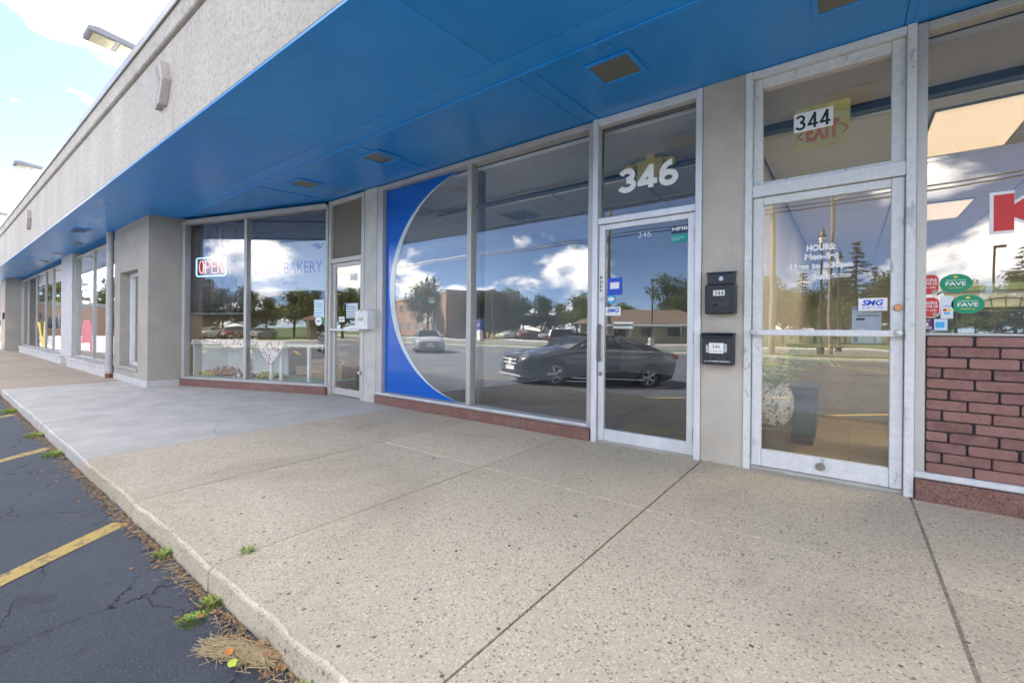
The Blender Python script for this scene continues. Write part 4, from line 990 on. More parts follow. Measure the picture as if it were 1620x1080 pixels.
# ---- bakery window display (coordinates along the bakery front: u, depth, height)
def thing(name, u, d, z, label, cat): 
    P = bk(u, d, z); return tag(empty(name, P, TH), label, cat)  # local x runs to the right along the front, y inwards
M_WBOARD = plain('white_board', (.66, .68, .64), .6, var=.05, scale=4)
uL = onB(283, 560)[0]
sh = thing('display_case', 2.45, .42, .16, 'white open display case with a shelf behind the bakery glass', 'display case')
MB().box(-.78, .80, .44, .47, 0, .62).build('back_panel', M_WBOARD, sh); MB().box(-.78, -.75, -.26, .44, 0, .62).build('side_panel', M_WBOARD, sh)
MB().box(-.80, 2.3, -.30, .50, .621, .66).build('shelf', M_WBOARD, sh, bevel=.004); MB().box(-.80, 2.35, -.30, .50, 0, .02).build('floor_board', plain('mint_paper', (.42, .66, .58), .7), sh)
for x in (1.10, 1.32, 1.92): MB().box(x, x+.05, -.28, -.23, .021, .62).build('post', M_WBOARD, sh, bevel=.003)
def mat_lace():
    t = NT('leaf_print_lace'); n = t.voro(26, out='Color'); s1 = t.node('ShaderNodeSeparateColor'); t.l.new(n, s1.inputs[0]); d = t.voro(26)
    m = t.math('MULTIPLY', t.ramp(s1.outputs[0], .35, .4), t.ramp(d, .45, .5, 1, 0))
    t.set(t.mix(m, (.68, .64, .60, 1), t.mix(s1.outputs[1], (.38, .09, .05, 1), (.24, .15, .09, 1))), .9); return t.m
M_LACE = mat_lace()
cl = thing('lace_cloth', 2.45, .10, .86, 'leaf printed lace cloth hanging over the edge of the bakery shelf', 'cloth')
b = MB(); N = 40; vs = []; fs = []
for i in range(N+1):
    x = -.76+1.70*i/N; dz = .09+.05*math.sin(x*4.2)+.02*math.sin(x*23)
    y = .005*math.sin(x*40); vs += [(x, .10, .0), (x, .012+y, .0), (x, .0+y, -dz*.5), (x, .004+y*2, -dz)]
for i in range(N):
    for k in range(3): fs.append((4*i+k, 4*i+4+k, 4*i+5+k, 4*i+1+k))
b.add(vs, fs); o = b.build('cloth', M_LACE, cl); sm = o.modifiers.new('thick', 'SOLIDIFY'); sm.thickness = .003
cl2 = thing('lace_cloth', 1.25, .09, .86, 'pointed corner of lace cloth hanging beside the white posts', 'cloth')
o = MB().add([(-.30, .0, .0), (.30, .0, .0), (.30, -.012, -.06), (.02, -.03, -.40), (-.04, -.03, -.40), (-.30, -.012, -.10)], [(0, 1, 2, 3, 4, 5)]).build('cloth', M_LACE, cl2); sm = o.modifiers.new('thick', 'SOLIDIFY'); sm.thickness = .003
rb = random.Random(11)
def leaf_pile(name, u, d, z, w, dp, hgt, n, cols, label, size=.05):
    t = thing(name, u, d, z, label, 'garland'); 
    for ci, c in enumerate(cols):
        b = MB()
        for k in range(n//len(cols)):
            x = rb.uniform(-w, w); y = rb.uniform(-dp, dp); zz_ = rb.random()**1.3*hgt*(1-(x/w)**2*.7)+.01
            a = rb.uniform(0, 6.3); e_ = rb.uniform(-.9, .9); L = size*rb.uniform(.6, 1.3)
            dv = Vector((math.cos(a)*math.cos(e_), math.sin(a)*math.cos(e_), math.sin(e_)))*L; sv = Vector((-math.sin(a), math.cos(a), rb.uniform(-.5, .5)))*L*.45
            p = Vector((x, y, zz_)); b.add([p-dv, p+sv, p+dv, p-sv], [(0, 1, 2, 3)])
        b.build('leaves', c, t)
    return t
C_OR = plain('orange_leaf', (.55, .14, .03), .7, var=.4, scale=30); C_RU = plain('rust_leaf', (.25, .07, .03), .7, var=.4, scale=30); C_YG = plain('lime_leaf', (.42, .50, .04), .7, var=.3, scale=30)
C_GR = plain('artificial_green', (.06, .17, .04), .7, var=.4, scale=30); C_YE = plain('yellow_flower', (.80, .55, .02), .6, var=.2, scale=30); C_BR = plain('dry_brown_leaf', (.20, .11, .05), .8, var=.4, scale=30); C_WH = plain('white_flower', (.72, .70, .62), .7)
leaf_pile('leaf_garland', 2.62, .32, .185, .34, .10, .17, 260, [C_OR, C_RU], 'orange and rust leaf garland on the floor of the bakery display')
leaf_pile('leaf_garland', 2.98, .30, .185, .22, .10, .07, 100, [C_YG, C_YE], 'lime and yellow leaf garland in the corner of the bakery display')
leaf_pile('leaf_garland', 2.05, .30, .185, .20, .10, .07, 110, [C_OR, C_YE, C_BR], 'mixed autumn leaf garland under the scarecrow doll')
leaf_pile('flower_garland', 1.42, .24, .185, .26, .08, .12, 200, [C_YG, C_YE, C_GR], 'yellow flower garland beside the white posts')
leaf_pile('leaf_garland', 2.75, .38, .825, .55, .14, .12, 240, [C_BR, C_GR, C_RU], 'brown and green garland along the bakery shelf')
leaf_pile('flower_garland', 2.15, .38, .825, .35, .12, .22, 220, [C_GR, C_OR, C_WH, C_YE], 'tall green garland with orange and white blooms on the bakery shelf')
dl = thing('scarecrow_doll', 1.93, .26, .19, 'small scarecrow doll in blue overalls and straw hat in the bakery display', 'doll')
M_STRAW = plain('straw', (.60, .42, .16), .9, var=.3, scale=60); M_DENIM = plain('denim', (.08, .20, .34), .9)
MB().lathe([(.02, .0), (.045, .02), (.05, .10), (.055, .17), (.04, .20), (.02, .21)], n=14).build('overalls', M_DENIM, dl, smooth=True)
MB().lathe([(.001, .20), (.035, .215), (.042, .25), (.032, .29), (.001, .30)], n=14).build('head', plain('doll_cloth', (.62, .45, .28), .9), dl, smooth=True)
MB().lathe([(.075, .275), (.078, .282), (.04, .29), (.035, .325), (.001, .335)], n=16).build('straw_hat', M_STRAW, dl, smooth=True)
for sx in (-1, 1):
    MB().tube([(sx*.04, 0, .18), (sx*.075, -.01, .14), (sx*.07, -.02, .09)], [.018, .016, .02], 8).build('arm', plain('doll_shirt', (.50, .40, .18), .9), dl, smooth=True)
    MB().tube([(sx*.022, 0, .06), (sx*.03, -.02, -.005)], [.022, .026], 8).build('leg', M_STRAW, dl, smooth=True)
gn = thing('gnome_doll', 2.15, .22, .19, 'tiny plum hatted gnome doll beside the scarecrow', 'doll')
MB().lathe([(.03, 0), (.04, .03), (.025, .07)], n=12).build('body', C_WH, gn, smooth=True); MB().lathe([(.045, .065), (.03, .10), (.008, .17), (.001, .18)], n=12).build('hat', plain('plum_felt', (.22, .03, .10), .9), gn, smooth=True)
for (u, d, w, hh, lab) in ((.62, .7, .22, .36, 'brown wooden crate on the bakery floor near the door'), (1.02, .75, .19, .22, 'low brown crate between the white posts of the bakery display')):
    c = thing('crate', u, d, .18, lab, 'crate')
    for i in range(4):
        z0 = i*hh/4
        MB().box(-w, w, -.14, -.12, z0+.004, z0+hh/4-.006).build('slat', plain('crate_wood', (.34, .22, .11), .8, scale=12), c, bevel=.002)
        MB().box(-w, w, .12, .14, z0+.004, z0+hh/4-.006).build('slat', plain('crate_wood', (.34, .22, .11)), c, bevel=.002)
    for sx in (-1, 1): MB().box(sx*w-.012, sx*w+.012, -.119, .119, 0, hh).build('end_board', plain('crate_wood', (.34, .22, .11)), c)
bb = thing('cardboard_box', .42, .8, .01, 'tan cardboard box with paper flowers by the bakery door', 'box')
MB().box(-.28, .24, -.2, .2, 0, .42).build('carton', plain('cardboard', (.42, .28, .12), .9), bb, bevel=.004)
leaf_pile('paper_flowers', .35, .75, .44, .16, .08, .28, 120, [C_WH, C_YE], 'pale paper flowers standing in the cardboard box', .06)
# blinds, banner, neon
M_BLIND = plain('dark_vinyl_blind', (.030, .028, .030), .22, var=.3, scale=3)
u0, u1, z0, z1 = brect(293, 352, 389, 495, .16)
bl = tag(empty('vinyl_blind', bk((u0+u1)/2, .16, z0), TH), 'dark vinyl roller blind hanging behind the OPEN sign', 'blind')
b = MB(); W = (u1-u0)/2; N = 48; vs = []; fs = []
for i in range(N+1):
    x = -W+2*W*i/N; y = .012*math.sin(x*17)+.006*math.sin(x*41+1)
    for k in range(7): vs.append((x, y*(.4+.6*(1-k/6)), (z1-z0+.03)*k/6))
for i in range(N):
    for k in range(6): fs.append((7*i+k, 7*i+7+k, 7*i+8+k, 7*i+1+k))
o = b.add(vs, fs).build('sheet', M_BLIND, bl, smooth=True); sm = o.modifiers.new('thick', 'SOLIDIFY'); sm.thickness = .003
MB().box(-W, W, -.012, .012, -.02, .002).build('bottom_bar', plain('blind_bar', (.25, .25, .25), .4), bl, bevel=.004)
u0, u1, z0, z1 = brect(395, 335, 521, 375, .18)
b2 = tag(empty('vinyl_blind', bk((u0+u1)/2, .18, z0), TH), 'navy pleated blind above the white bakery banner', 'blind')
for i in range(4):
    hh = (z1-z0+.10)/4; MB().prism([(-.012, i*hh), (.012, i*hh+.01), (-.002, (i+1)*hh-.004), (-.02, (i+1)*hh-.006)], -(u1-u0)/2, (u1-u0)/2, 'x').build('pleat', plain('navy_cloth', (.022, .028, .05), .8), b2)
bd = .13
u0, u1, z0, z1 = brect(395, 366, 517, 437, bd)
zt2 = 2.585; zb2 = 1.74
u0 = onB(517, 400, bd)[0]; u1 = onB(395, 400, bd)[0]
bn = tag(empty('bakery_banner', bk((u0+u1)/2, bd, zb2), TH), 'white banner lettered LILAC BAKERY with lilac sprigs behind glass', 'banner')
W = (u1-u0)/2; HB = zt2-zb2
MB().box(-W, W, -.001, .002, 0, HB).build('cloth', plain('banner_vinyl', (.52, .52, .49), .6, var=.04), bn)
LIL = ink('lilac', (.10, .05, .26)); LGR = ink('leaf_green', (.10, .32, .08))
lettering('LILAC BAKERY', -W*.86, W*.90, HB*.36, HB*.60, -.003, LIL, bn); lettering('627-1310', -W*.10, W*.26, HB*.13, HB*.20, -.003, LIL, bn)
for xc, zc_ in ((-W*.75, HB*.80), (-W*.02, HB*.80), (W*.78, HB*.88)):
    b = MB(); b3 = MB()
    for k in range(16):
        a = rb.uniform(0, 6.3); r_ = rb.random()**.5*.055
        b.prism([(xc+r_*math.cos(a)*1.5+.016*math.cos(q*1.2566), zc_+r_*math.sin(a)+.016*math.sin(q*1.2566)) for q in range(5)], -.0035-.0001*k, -.0025, 'y')
    b.build('lilac_print', LIL, bn)
    for sx, sz in ((-1, .02), (1, .03), (.8, -.02), (-.5, .05)):
        b3.prism([(xc+sx*.07, zc_+sz), (xc+sx*.115, zc_+sz+.035), (xc+sx*.13, zc_+sz+.0), (xc+sx*.10, zc_+sz-.01)], -.0035, -.0028, 'y')
    b3.build('leaf_print', LGR, bn)
for k in range(26): MB().box(-W*.52+k*.028, -W*.52+k*.028+.009, -.0032, -.0026, HB*.84, HB*.955).build('stripe_print', ink('stripe', (.42, .42, .40)), bn)
nd = .11
u0, u1, z0, z1 = brect(311, 409, 358, 437, nd); u0 = onB(357, 420, nd)[0]; u1 = onB(311, 420, nd)[0]; zc_ = onB(334, 422, nd)[1]
ne = tag(empty('neon_open_sign', bk((u0+u1)/2, nd, zc_), TH), 'neon OPEN sign with orange letters in a pale blue border', 'neon sign')
W = (u1-u0)/2; H = .17
M_NEON_O = emit('neon_orange', (1.0, .13, .04), .30); M_NEON_B = emit('neon_blue', (.22, .50, 1.0), .26)
cor = []
for cx_, cz_, a0 in ((W-.04, H-.04, 0), (-W+.04, H-.04, 90), (-W+.04, -H+.04, 180), (W-.04, -H+.04, 270)):
    for k in range(5): a = R(a0+k*22.5); cor.append((cx_+.04*math.cos(a), 0, cz_+.04*math.sin(a)))
MB().tube(cor+[cor[0]], .010, 8).build('border_tube', M_NEON_B, ne, smooth=True)
MB().box(-W, W, .025, .032, -H, H).build('backing', plain('clear_backing', (.03, .03, .035), .3), ne)
cw = 2*W*.86/4; hh = H*.68
def glyph(i, strokes):
    xc = -W*.86+cw*(i+.5); b = MB()
    for s_ in strokes: b.tube([(xc+x*cw*.36, 0, z*hh) for x, z in s_], .008, 6)
    b.build('neon_letter', M_NEON_O, ne, smooth=True)
ring = [(math.cos(a)*1.0, math.sin(a)) for a in [k*math.pi/8 for k in range(17)]]
glyph(0, [ring]); glyph(1, [[(-1, -1), (-1, 1), (.5, 1), (1, .7), (1, .3), (.5, 0), (-1, 0)]])
glyph(2, [[(1, 1), (-1, 1), (-1, -1), (1, -1)], [(-1, 0), (.7, 0)]]); glyph(3, [[(-1, -1), (-1, 1), (1, -1), (1, 1)]])
for sx in (-.5, .5): MB().tube([(sx*W, .03, H), (sx*W, .03, H+.55)], .004, 5).build('hanging_chain', M_STEEL, ne)
#@@PART4

# ------------------------------------------------------------------ leaf litter and weeds along the kerb
rl_ = random.Random(21)
C_DRY = plain('dead_leaf', (.26, .15, .07), .9, var=.45, scale=40); C_STRAWD = plain('dry_straw', (.42, .32, .17), .9, var=.3, scale=60); C_WEED = plain('weed_green', (.27, .36, .07), .8, var=.4, scale=40); C_ORL = plain('fresh_fallen_leaf', (.50, .20, .03), .7, var=.3, scale=40)
def scatter_leaves(b, n, xr, yr, size):
    for _ in range(n):
        x = rl_.uniform(*xr); y = yr(x); a = rl_.uniform(0, 6.3); L = size*rl_.uniform(.5, 1.2); z = lot_z(y)+rl_.uniform(.004, .018)
        d = Vector((math.cos(a), math.sin(a), rl_.uniform(-.25, .25)))*L; s_ = Vector((-math.sin(a), math.cos(a), rl_.uniform(-.4, .4)))*L*.5
        p = Vector((x, y, z)); b.add([p-d, p-d*.3+s_, p+d*.5+s_*.6, p+d, p+d*.4-s_*.7, p-d*.4-s_], [(0, 1, 2, 3, 4, 5)])
def scatter_straw(b, n, xr, yr, L0, L1, dirx=None):
    for _ in range(n):
        x = rl_.uniform(*xr); y = yr(x); a = rl_.uniform(0, 6.3) if dirx is None else dirx+rl_.gauss(0, .45); L = rl_.uniform(L0, L1)
        p = Vector((x, y, lot_z(y)+rl_.uniform(.003, .02))); d = Vector((math.cos(a), math.sin(a), rl_.uniform(-.1, .15)))*L; s_ = Vector((-math.sin(a), math.cos(a), .3))*.0016
        b.add([p-d*.5-s_, p+d*.5, p-d*.5+s_], [(0, 1, 2)])
edge = lambda x: CURB-.012-abs(rl_.gauss(0, .030))
b = MB(); scatter_leaves(b, 1500, (-14, 0), edge, .016); tag(b.build('leaf_litter', C_DRY), 'brown leaf litter gathered along the foot of the kerb', 'leaf litter', kind='stuff')
b = MB(); scatter_straw(b, 2600, (-14, 0), edge, .02, .08); tag(b.build('dry_straw', C_STRAWD), 'thin dry straw gathered along the foot of the kerb', 'straw', kind='stuff')
b = MB(); scatter_leaves(b, 40, (-6, -.5), lambda x: CURB-.02-abs(rl_.gauss(0, .10)), .014); tag(b.build('orange_leaf_litter', C_ORL), 'small orange leaf scraps scattered near the kerb', 'leaf litter', kind='stuff')
def weed(x, y, n, r, h, label, z=None, mat=C_WEED, lean=(0, 0)):
    z = lot_z(y) if z is None else z
    w = tag(empty('weed_tuft', (x, y, z)), label, 'weed'); b = MB()
    for _ in range(n):
        a = rl_.uniform(0, 6.3); rr = r*rl_.random()**.6; p = Vector((math.cos(a)*rr, math.sin(a)*rr, 0)); hh = h*rl_.uniform(.4, 1.1)*(1-.5*rr/r)
        tip = p+Vector((math.cos(a)*hh*.9+lean[0], math.sin(a)*hh*.9+lean[1], hh)); s_ = Vector((-math.sin(a), math.cos(a), 0))*.0028
        m = (p+tip)*.5+Vector((0, 0, hh*.25)); b.add([p-s_, p+s_, m+s_*1.5, tip, m-s_*1.5], [(0, 1, 2, 3, 4)])
    b.build('leaves', mat, w)
p = onZ(305, 982, -.125); weed(p.x, p.y, 240, .062, .013, 'flat bright green weed mat growing in the asphalt off the kerb')
p = onZ(390, 872, 0); weed(p.x, p.y, 40, .035, .03, 'green weed sprouting in the sidewalk joint above the kerb', z=-.004)
p = onZ(290, 872, -.12); weed(p.x, CURB-.03, 60, .03, .06, 'upright green weed at the kerb foot near the second joint')
p = onZ(365, 945, -.12); weed(p.x, CURB-.03, 90, .04, .045, 'pale straggly weed at the kerb foot above the straw heap')
p = onZ(100, 718, -.12); weed(p.x, CURB-.05, 150, .11, .05, 'long green weed clump at the kerb beside the second yellow line')
p = onZ(60, 690, -.12); weed(p.x, CURB-.06, 120, .10, .06, 'green weed clump by the kerb between the first and second yellow lines')
p = onZ(515, 1072, -.12); weed(p.x, CURB-.02, 60, .03, .035, 'low weed in the gutter below the sidewalk corner')
p = onZ(22, 652, -.12); weed(p.x, CURB-.05, 160, .18, .07, 'weed patch at the kerb beside the third yellow line')
hp = tag(empty('straw_heap', (-1.80, .745, lot_z(.745))), 'heap of dry straw and dead leaves swept against the kerb', 'straw heap')
b = MB()
for _ in range(560):
    q = rl_.random(); x = -.13+.26*q+rl_.gauss(0, .02); y = -.075+.11*q+rl_.gauss(0, .022); a = R(28)+rl_.gauss(0, .5); L = rl_.uniform(.04, .13); z = rl_.uniform(.002, .028)
    d = Vector((math.cos(a), math.sin(a), rl_.uniform(-.12, .12)))*L; s_ = Vector((-math.sin(a), math.cos(a), .4))*.0009; P_ = Vector((x, y, z)); b.add([P_-d*.5-s_, P_+d*.5-s_, P_+d*.5+s_, P_-d*.5+s_], [(0, 1, 2, 3)])
b.build('straw', C_STRAWD, hp)
for k, (x, y, c) in enumerate(((.05, -.075, C_YG), (.10, .02, C_DRY), (-.02, -.06, C_ORL), (.13, .05, C_DRY), (.02, .035, C_DRY))):
    b = MB(); b.add([(x-.022, y, .03), (x-.006, y+.014, .036), (x+.014, y+.012, .04), (x+.024, y, .03), (x+.008, y-.014, .026), (x-.012, y-.012, .028)], [(0, 1, 2, 3, 4, 5)]); b.build('leaf', c, hp)

# ------------------------------------------------------------------ cars
M_TYRE = plain('tyre_rubber', (.018, .018, .018), .8); M_RIM = plain('alloy_rim', (.70, .70, .71), .3, .25); M_CHROME = plain('chrome', (.85, .85, .86), .2, .15)
M_CG = NT('car_glass').set((.012, .014, .016), .04); M_UNDER = plain('dark_underbody', (.012, .012, .012), .8); M_PLATE = plain('licence_plate', (.66, .67, .70), .5)
M_HEAD = plain('headlight_glass', (.70, .72, .75), .08); M_TAIL = plain('tail_light_red', (.45, .015, .012), .15); M_GRILLE = plain('black_grille', (.01, .01, .011), .35)
def car_paint(name, c):
    t = NT(name); t.set(c, .28); t.bsdf.inputs['Coat Weight'].default_value = .8; t.bsdf.inputs['Coat Roughness'].default_value = .04; return t.m
def interp(tab, x):
    for (a, va), (b_, vb) in zip(tab[:-1], tab[1:]):
        if a <= x <= b_:
            q = (x-a)/(b_-a); q = q*q*(3-2*q); return va+(vb-va)*q
    return tab[-1][1]
SEDAN = dict(L=4.69, W=1.81, H=1.44, wb=2.84, fo=.80, wr=.335,
    top=[(0, .60), (.015, .70), (.05, .775), (.27, .95), (.30, .96), (.80, 1.02), (.86, 1.06), (.97, 1.04), (1, .90)],
    wid=[(0, .70), (.015, .82), (.05, .925), (.14, .985), (.3, 1), (.72, 1), (.88, .965), (.96, .90), (1, .78)],
    bot=[(0, .34), (.02, .22), (.1, .19), (.9, .21), (.97, .28), (1, .42)], cabin=(.265, .875, .43, .66), kind='sedan')
SUV = dict(L=4.6, W=1.86, H=1.66, wb=2.68, fo=.88, wr=.36,
    top=[(0, .70), (.015, .86), (.05, .95), (.24, 1.06), (.30, 1.08), (.9, 1.12), (.985, 1.10), (1, .95)],
    wid=[(0, .74), (.015, .86), (.05, .94), (.14, .99), (.3, 1), (.85, 1), (.96, .95), (1, .86)],
    bot=[(0, .38), (.02, .27), (.1, .24), (.9, .26), (.97, .32), (1, .44)], cabin=(.235, .985, .40, .93), kind='suv')
def make_car(loc, rz, spec, paint, label, group=None, name='parked_car', plate=True):
    S = spec; L, W, H = S['L'], S['W']/2, S['H']
    c = tag(empty(name, loc, rz), label, 'car', group)
    ax = [S['fo'], S['fo']+S['wb']]; wr = S['wr']; ar = wr+.045
    xs = sorted(set([0, .012*L, .03*L, .05*L]+[L*i/46 for i in range(2, 45)]+[L*.97, L*.988, L]+[a+ar*math.cos(k*math.pi/10) for a in ax for k in range(11)]))
    b = MB(); rows = []
    for x in xs:
        t_ = x/L; w = W*interp(S['wid'], t_); zt = interp(S['top'], t_); zb = interp(S['bot'], t_); crown = .035 if t_ < .3 else .02
        arch = 0; inner = .86
        for a in ax:
            if abs(x-a) <= ar: arch = wr+math.sqrt(max(0, ar*ar-(x-a)**2)); inner = .70
        sec = [(0, zb), (inner*w, zb), (.965*w, zb+.03), (.995*w, zb+.16), (w, zb+.34*(zt-zb)+.08), (.997*w, zb+.62*(zt-zb)), (.975*w, zt-.09), (.94*w, zt-.035), (.86*w, zt), (.5*w, zt+crown*.7), (0, zt+crown)]
        if arch > zb: sec = [(y, max(z, min(arch, zt-.10)+.001*i)) if 2 <= i <= 6 else (y, z) for i, (y, z) in enumerate(sec)]
        rows.append([(L/2-x, y, z) for y, z in sec]+[(L/2-x, -y, z) for y, z in sec[-2:0:-1]])
    n = len(rows[0]); vs = [p for r in rows for p in r]; fs = []
    for i in range(len(rows)-1):
        fs += [(i*n+k, i*n+(k+1) % n, (i+1)*n+(k+1) % n, (i+1)*n+k) for k in range(n)]
    fs += [list(range(n)), list(range(len(rows)*n-1, len(rows)*n-n-1, -1))]
    b.add(vs, fs); me = b.mesh('body', smooth=True); link_mesh('body', me, paint, c)
    # cabin glass and roof
    c0, c1, r0, r1 = S['cabin']; hb = interp(S['top'], .5)-.03
    def ring(f, k):                                            # k: 0 belt, 1 roof
        bw, rw = W*.905, W*.70
        pts = []
        for j in range(13):
            q = j/12; xb_ = c0+(c1-c0)*q; xr_ = r0+(r1-r0)*q; x = xb_+(xr_-xb_)*k
            zb_ = interp(S['top'], xb_)-.02; zr = H-.05-.035*(2*q-1)**2-(.04*q if S['kind'] == 'sedan' else .02*q)
            y = (bw+(rw-bw)*k)*(1-.10*abs(2*q-1)**3)+.03*math.sin(math.pi*k)
            pts.append((L/2-x*L, y*f, zb_+(zr-zb_)*(k**.94)))
        return pts
    b = MB(); K = [0, .25, .5, .75, 1]; grid = []
    for k in K: r = ring(1, k); l = ring(-1, k); grid.append(r+l[::-1])
    m = len(grid[0]); vs = [p for g_ in grid for p in g_]; fs = [(i*m+j, i*m+(j+1) % m, (i+1)*m+(j+1) % m, (i+1)*m+j) for i in range(len(K)-1) for j in range(m)]
    b.add(vs, fs); link_mesh('cabin_glass', b.mesh('cabin_glass', smooth=True), M_CG, c)
    b = MB(); r = ring(1, 1.0); l = ring(-1, 1.0); vs = []; fs = []
    for j in range(13):
        a_, d_ = Vector(r[j]), Vector(l[j])
        for q in range(7): e_ = a_.lerp(d_, q/6); vs.append((e_.x, e_.y, e_.z+.045*math.sin(math.pi*q/6)**.7+(.002))); 
    for j in range(12): fs += [(j*7+q, j*7+q+1, j*7+8+q, j*7+7+q) for q in range(6)]
    b.add(vs, fs); link_mesh('roof', b.mesh('roof', smooth=True), paint, c)
    for f in (1, -1):
        lo, mi, hi = ring(f, 0), ring(f, .5), ring(f, 1)
        for j, rr in ((0, .032), (12, .045), (6, .028)):
            MB().tube([lo[j], mi[j], hi[j]], rr, 6).build('pillar', paint if j != 6 else M_GRILLE, c, smooth=True)
        MB().tube(hi, .026, 6).build('roof_rail', paint, c, smooth=True)
        MB().tube([(p[0], p[1]*1.012, p[2]+.012) for p in lo[1:12]], .019, 5).build('window_trim', M_CHROME, c, smooth=True)
        MB().tube([(p[0], p[1]*1.012, p[2]+.002) for p in hi[1:13]], .018, 5).build('window_trim', M_CHROME, c, smooth=True)
        xm = L/2-(c0+.07)*L; zm = interp(S['top'], c0+.07)
        mo = MB().box(-.07, .09, 0, .19, 0, .13).build('mirror', paint, c, bevel=.03, seg=2, loc=(xm, W*.93 if f > 0 else -W*.93-.19, zm+.01)); mo.data.polygons.foreach_set('use_smooth', [True]*len(mo.data.polygons))
        for xh in (.46, .66): MB().box(L/2-xh*L-.09, L/2-xh*L+.09, f*W*1.0-.012, f*W*1.0+.012, .80*hb+.05, .80*hb+.075).build('door_handle', M_CHROME, c, bevel=.006)
        for xd in (.30, .52, .715): MB().box(L/2-xd*L-.004, L/2-xd*L+.004, f*W*.998-.003, f*W*.998+.003, .36, hb-.05).build('door_seam', M_UNDER, c)
        MB().box(L/2-.75*L, L/2-.27*L, f*W*.995-.012, f*W*.995+.012, .255, .285).build('side_trim', M_CHROME, c, bevel=.006)
        for a in ax:
            w_ = MB().lathe([(wr*.62, -.10), (wr*.92, -.108), (wr, -.075), (wr, .075), (wr*.92, .108), (wr*.62, .10)], n=28, axis='y', cap=False).build('wheel', M_TYRE, c, smooth=True, loc=(L/2-a, f*(W-.115), wr))
            b = MB(); b.lathe([(wr*.66, -.09*f), (wr*.68, .0), (wr*.70, .095*f), (wr*.60, .102*f), (wr*.60, .02*f), (wr*.60, -.09*f)], n=28, axis='y', cap=False); b.build('rim', M_RIM, w_, smooth=True) if f > 0 else b.build('rim', M_RIM, w_, smooth=True)
            MB().lathe([(.001, -.02), (wr*.6, -.02), (wr*.6, .0), (.001, .0)], n=20, axis='y').build('brake_disc', M_UNDER, w_)
            for k in range(5):
                a0 = k*2*math.pi/5
                for off in (-.13, .13):
                    a1 = a0+off; MB().tube([(.04*math.cos(a0), f*.085, .04*math.sin(a0)), (wr*.63*math.cos(a1), f*.095, wr*.63*math.sin(a1))], .021, 5).build('spoke', M_RIM, w_)
            MB().lathe([(.001, -.01), (.05, -.01), (.05, .012), (.001, .015)], (0, f*.07, 0), 12, 'y').build('hub_cap', M_RIM, w_)
            MB().lathe([(.001, -.12*f), (ar*.99, -.12*f), (ar*.99, .10*f), (ar*.97, .10*f), (ar*.97, -.118*f), (.001, -.118*f)], n=24, axis='y').build('wheel_well', M_UNDER, c, loc=(L/2-a, f*(W-.14), wr+.0))
    # nose and tail
    zt0 = interp(S['top'], .03); suv = S['kind'] == 'suv'
    for f in (1, -1):
        ho = MB().hexa([(L/2-.30, f*W*.925, zt0-.20), (L/2-.055, f*W*.56, zt0-.21), (L/2-.20, f*W*.56, zt0-.21), (L/2-.50, f*W*.90, zt0-.16),
                   (L/2-.36, f*W*.915, zt0-.06), (L/2-.10, f*W*.56, zt0-.075), (L/2-.22, f*W*.56, zt0-.075), (L/2-.54, f*W*.90, zt0-.055)]).build('headlight', M_HEAD, c, bevel=.012)
        MB().box(L/2-.115, L/2-.06, f*W*.60-.05, f*W*.60+.05, .33, .40).build('fog_light', M_HEAD, c, bevel=.01)
        zr = interp(S['top'], .97)
        if suv: MB().box(-L/2-.005, -L/2+.20, f*W*.80-.10, f*W*.80+.10, zr-.22, zr-.02).build('tail_light', M_TAIL, c, bevel=.02)
        else: MB().box(-L/2+.01, -L/2+.22, f*W*.70-.17, f*W*.70+.17, zr-.19, zr-.06).build('tail_light', M_TAIL, c, bevel=.02)
    go = MB().prism([(-.40, zt0-.04), (.40, zt0-.04), (.44, zt0-.14), (.36, zt0-.32), (-.36, zt0-.32), (-.44, zt0-.14)], L/2-.12, L/2+.012, 'x').build('grille', M_GRILLE, c, bevel=.008)
    for z in (zt0-.11, zt0-.20): MB().box(L/2+.006, L/2+.026, -.38, .38, z-.016, z+.016).build('grille_bar', M_CHROME, go, bevel=.005)
    MB().lathe([(.075, 0), (.085, .012), (.075, .02), (.06, .012)], (L/2+.012, 0, zt0-.16), 20, 'x').build('badge', M_CHROME, go)
    MB().box(L/2-.10, L/2+.006, -.62, .62, .26, .36).build('lower_intake', M_GRILLE, c, bevel=.02)
    MB().box(L/2-.08, L/2+.022, -.66, .66, .235, .255).build('bumper_trim', M_CHROME, c, bevel=.006)
    MB().box(L/2+.004, L/2+.02, -.26, .26, .375, .475).build('licence_plate', M_PLATE, c); MB().box(-L/2-.018, -L/2-.002, -.26, .26, .62, .74).build('licence_plate', M_PLATE, c)
    if suv:
        for f in (1, -1): MB().tube([(L/2-.46*L, f*W*.66, H+.0), (L/2-.48*L, f*W*.66, H+.045), (-L/2+.12*L, f*W*.64, H+.03), (-L/2+.10*L, f*W*.64, H-.02)], .016, 6).build('roof_bar', M_CHROME, c, smooth=True)
    return c
def put(px, depth): p = mir(px, depth); return (p.x, p.y, lot_z(p.y))
P_BLK = car_paint('black_paint', (.016, .018, .022, 1)); P_GRY = car_paint('graphite_paint', (.075, .085, .10, 1)); P_SIL = car_paint('silver_blue_paint', (.26, .29, .33, 1)); P_WHT = car_paint('white_paint', (.62, .63, .64, 1)); P_RED = car_paint('maroon_paint', (.16, .02, .02, 1))
hd = math.atan2(.868, -.497)
mc = make_car((-5.60, -2.62, lot_z(-2.62)-.05), hd, SEDAN, P_BLK, 'black sedan with chrome window trim parked nose to the kerb', 'parked cars'); mc.rotation_euler = (0, R(-3.4), hd)
make_car(put(677, 29), R(38), SEDAN, P_SIL, 'silver blue sedan parked across the aisle beside the lamp post', 'parked cars')
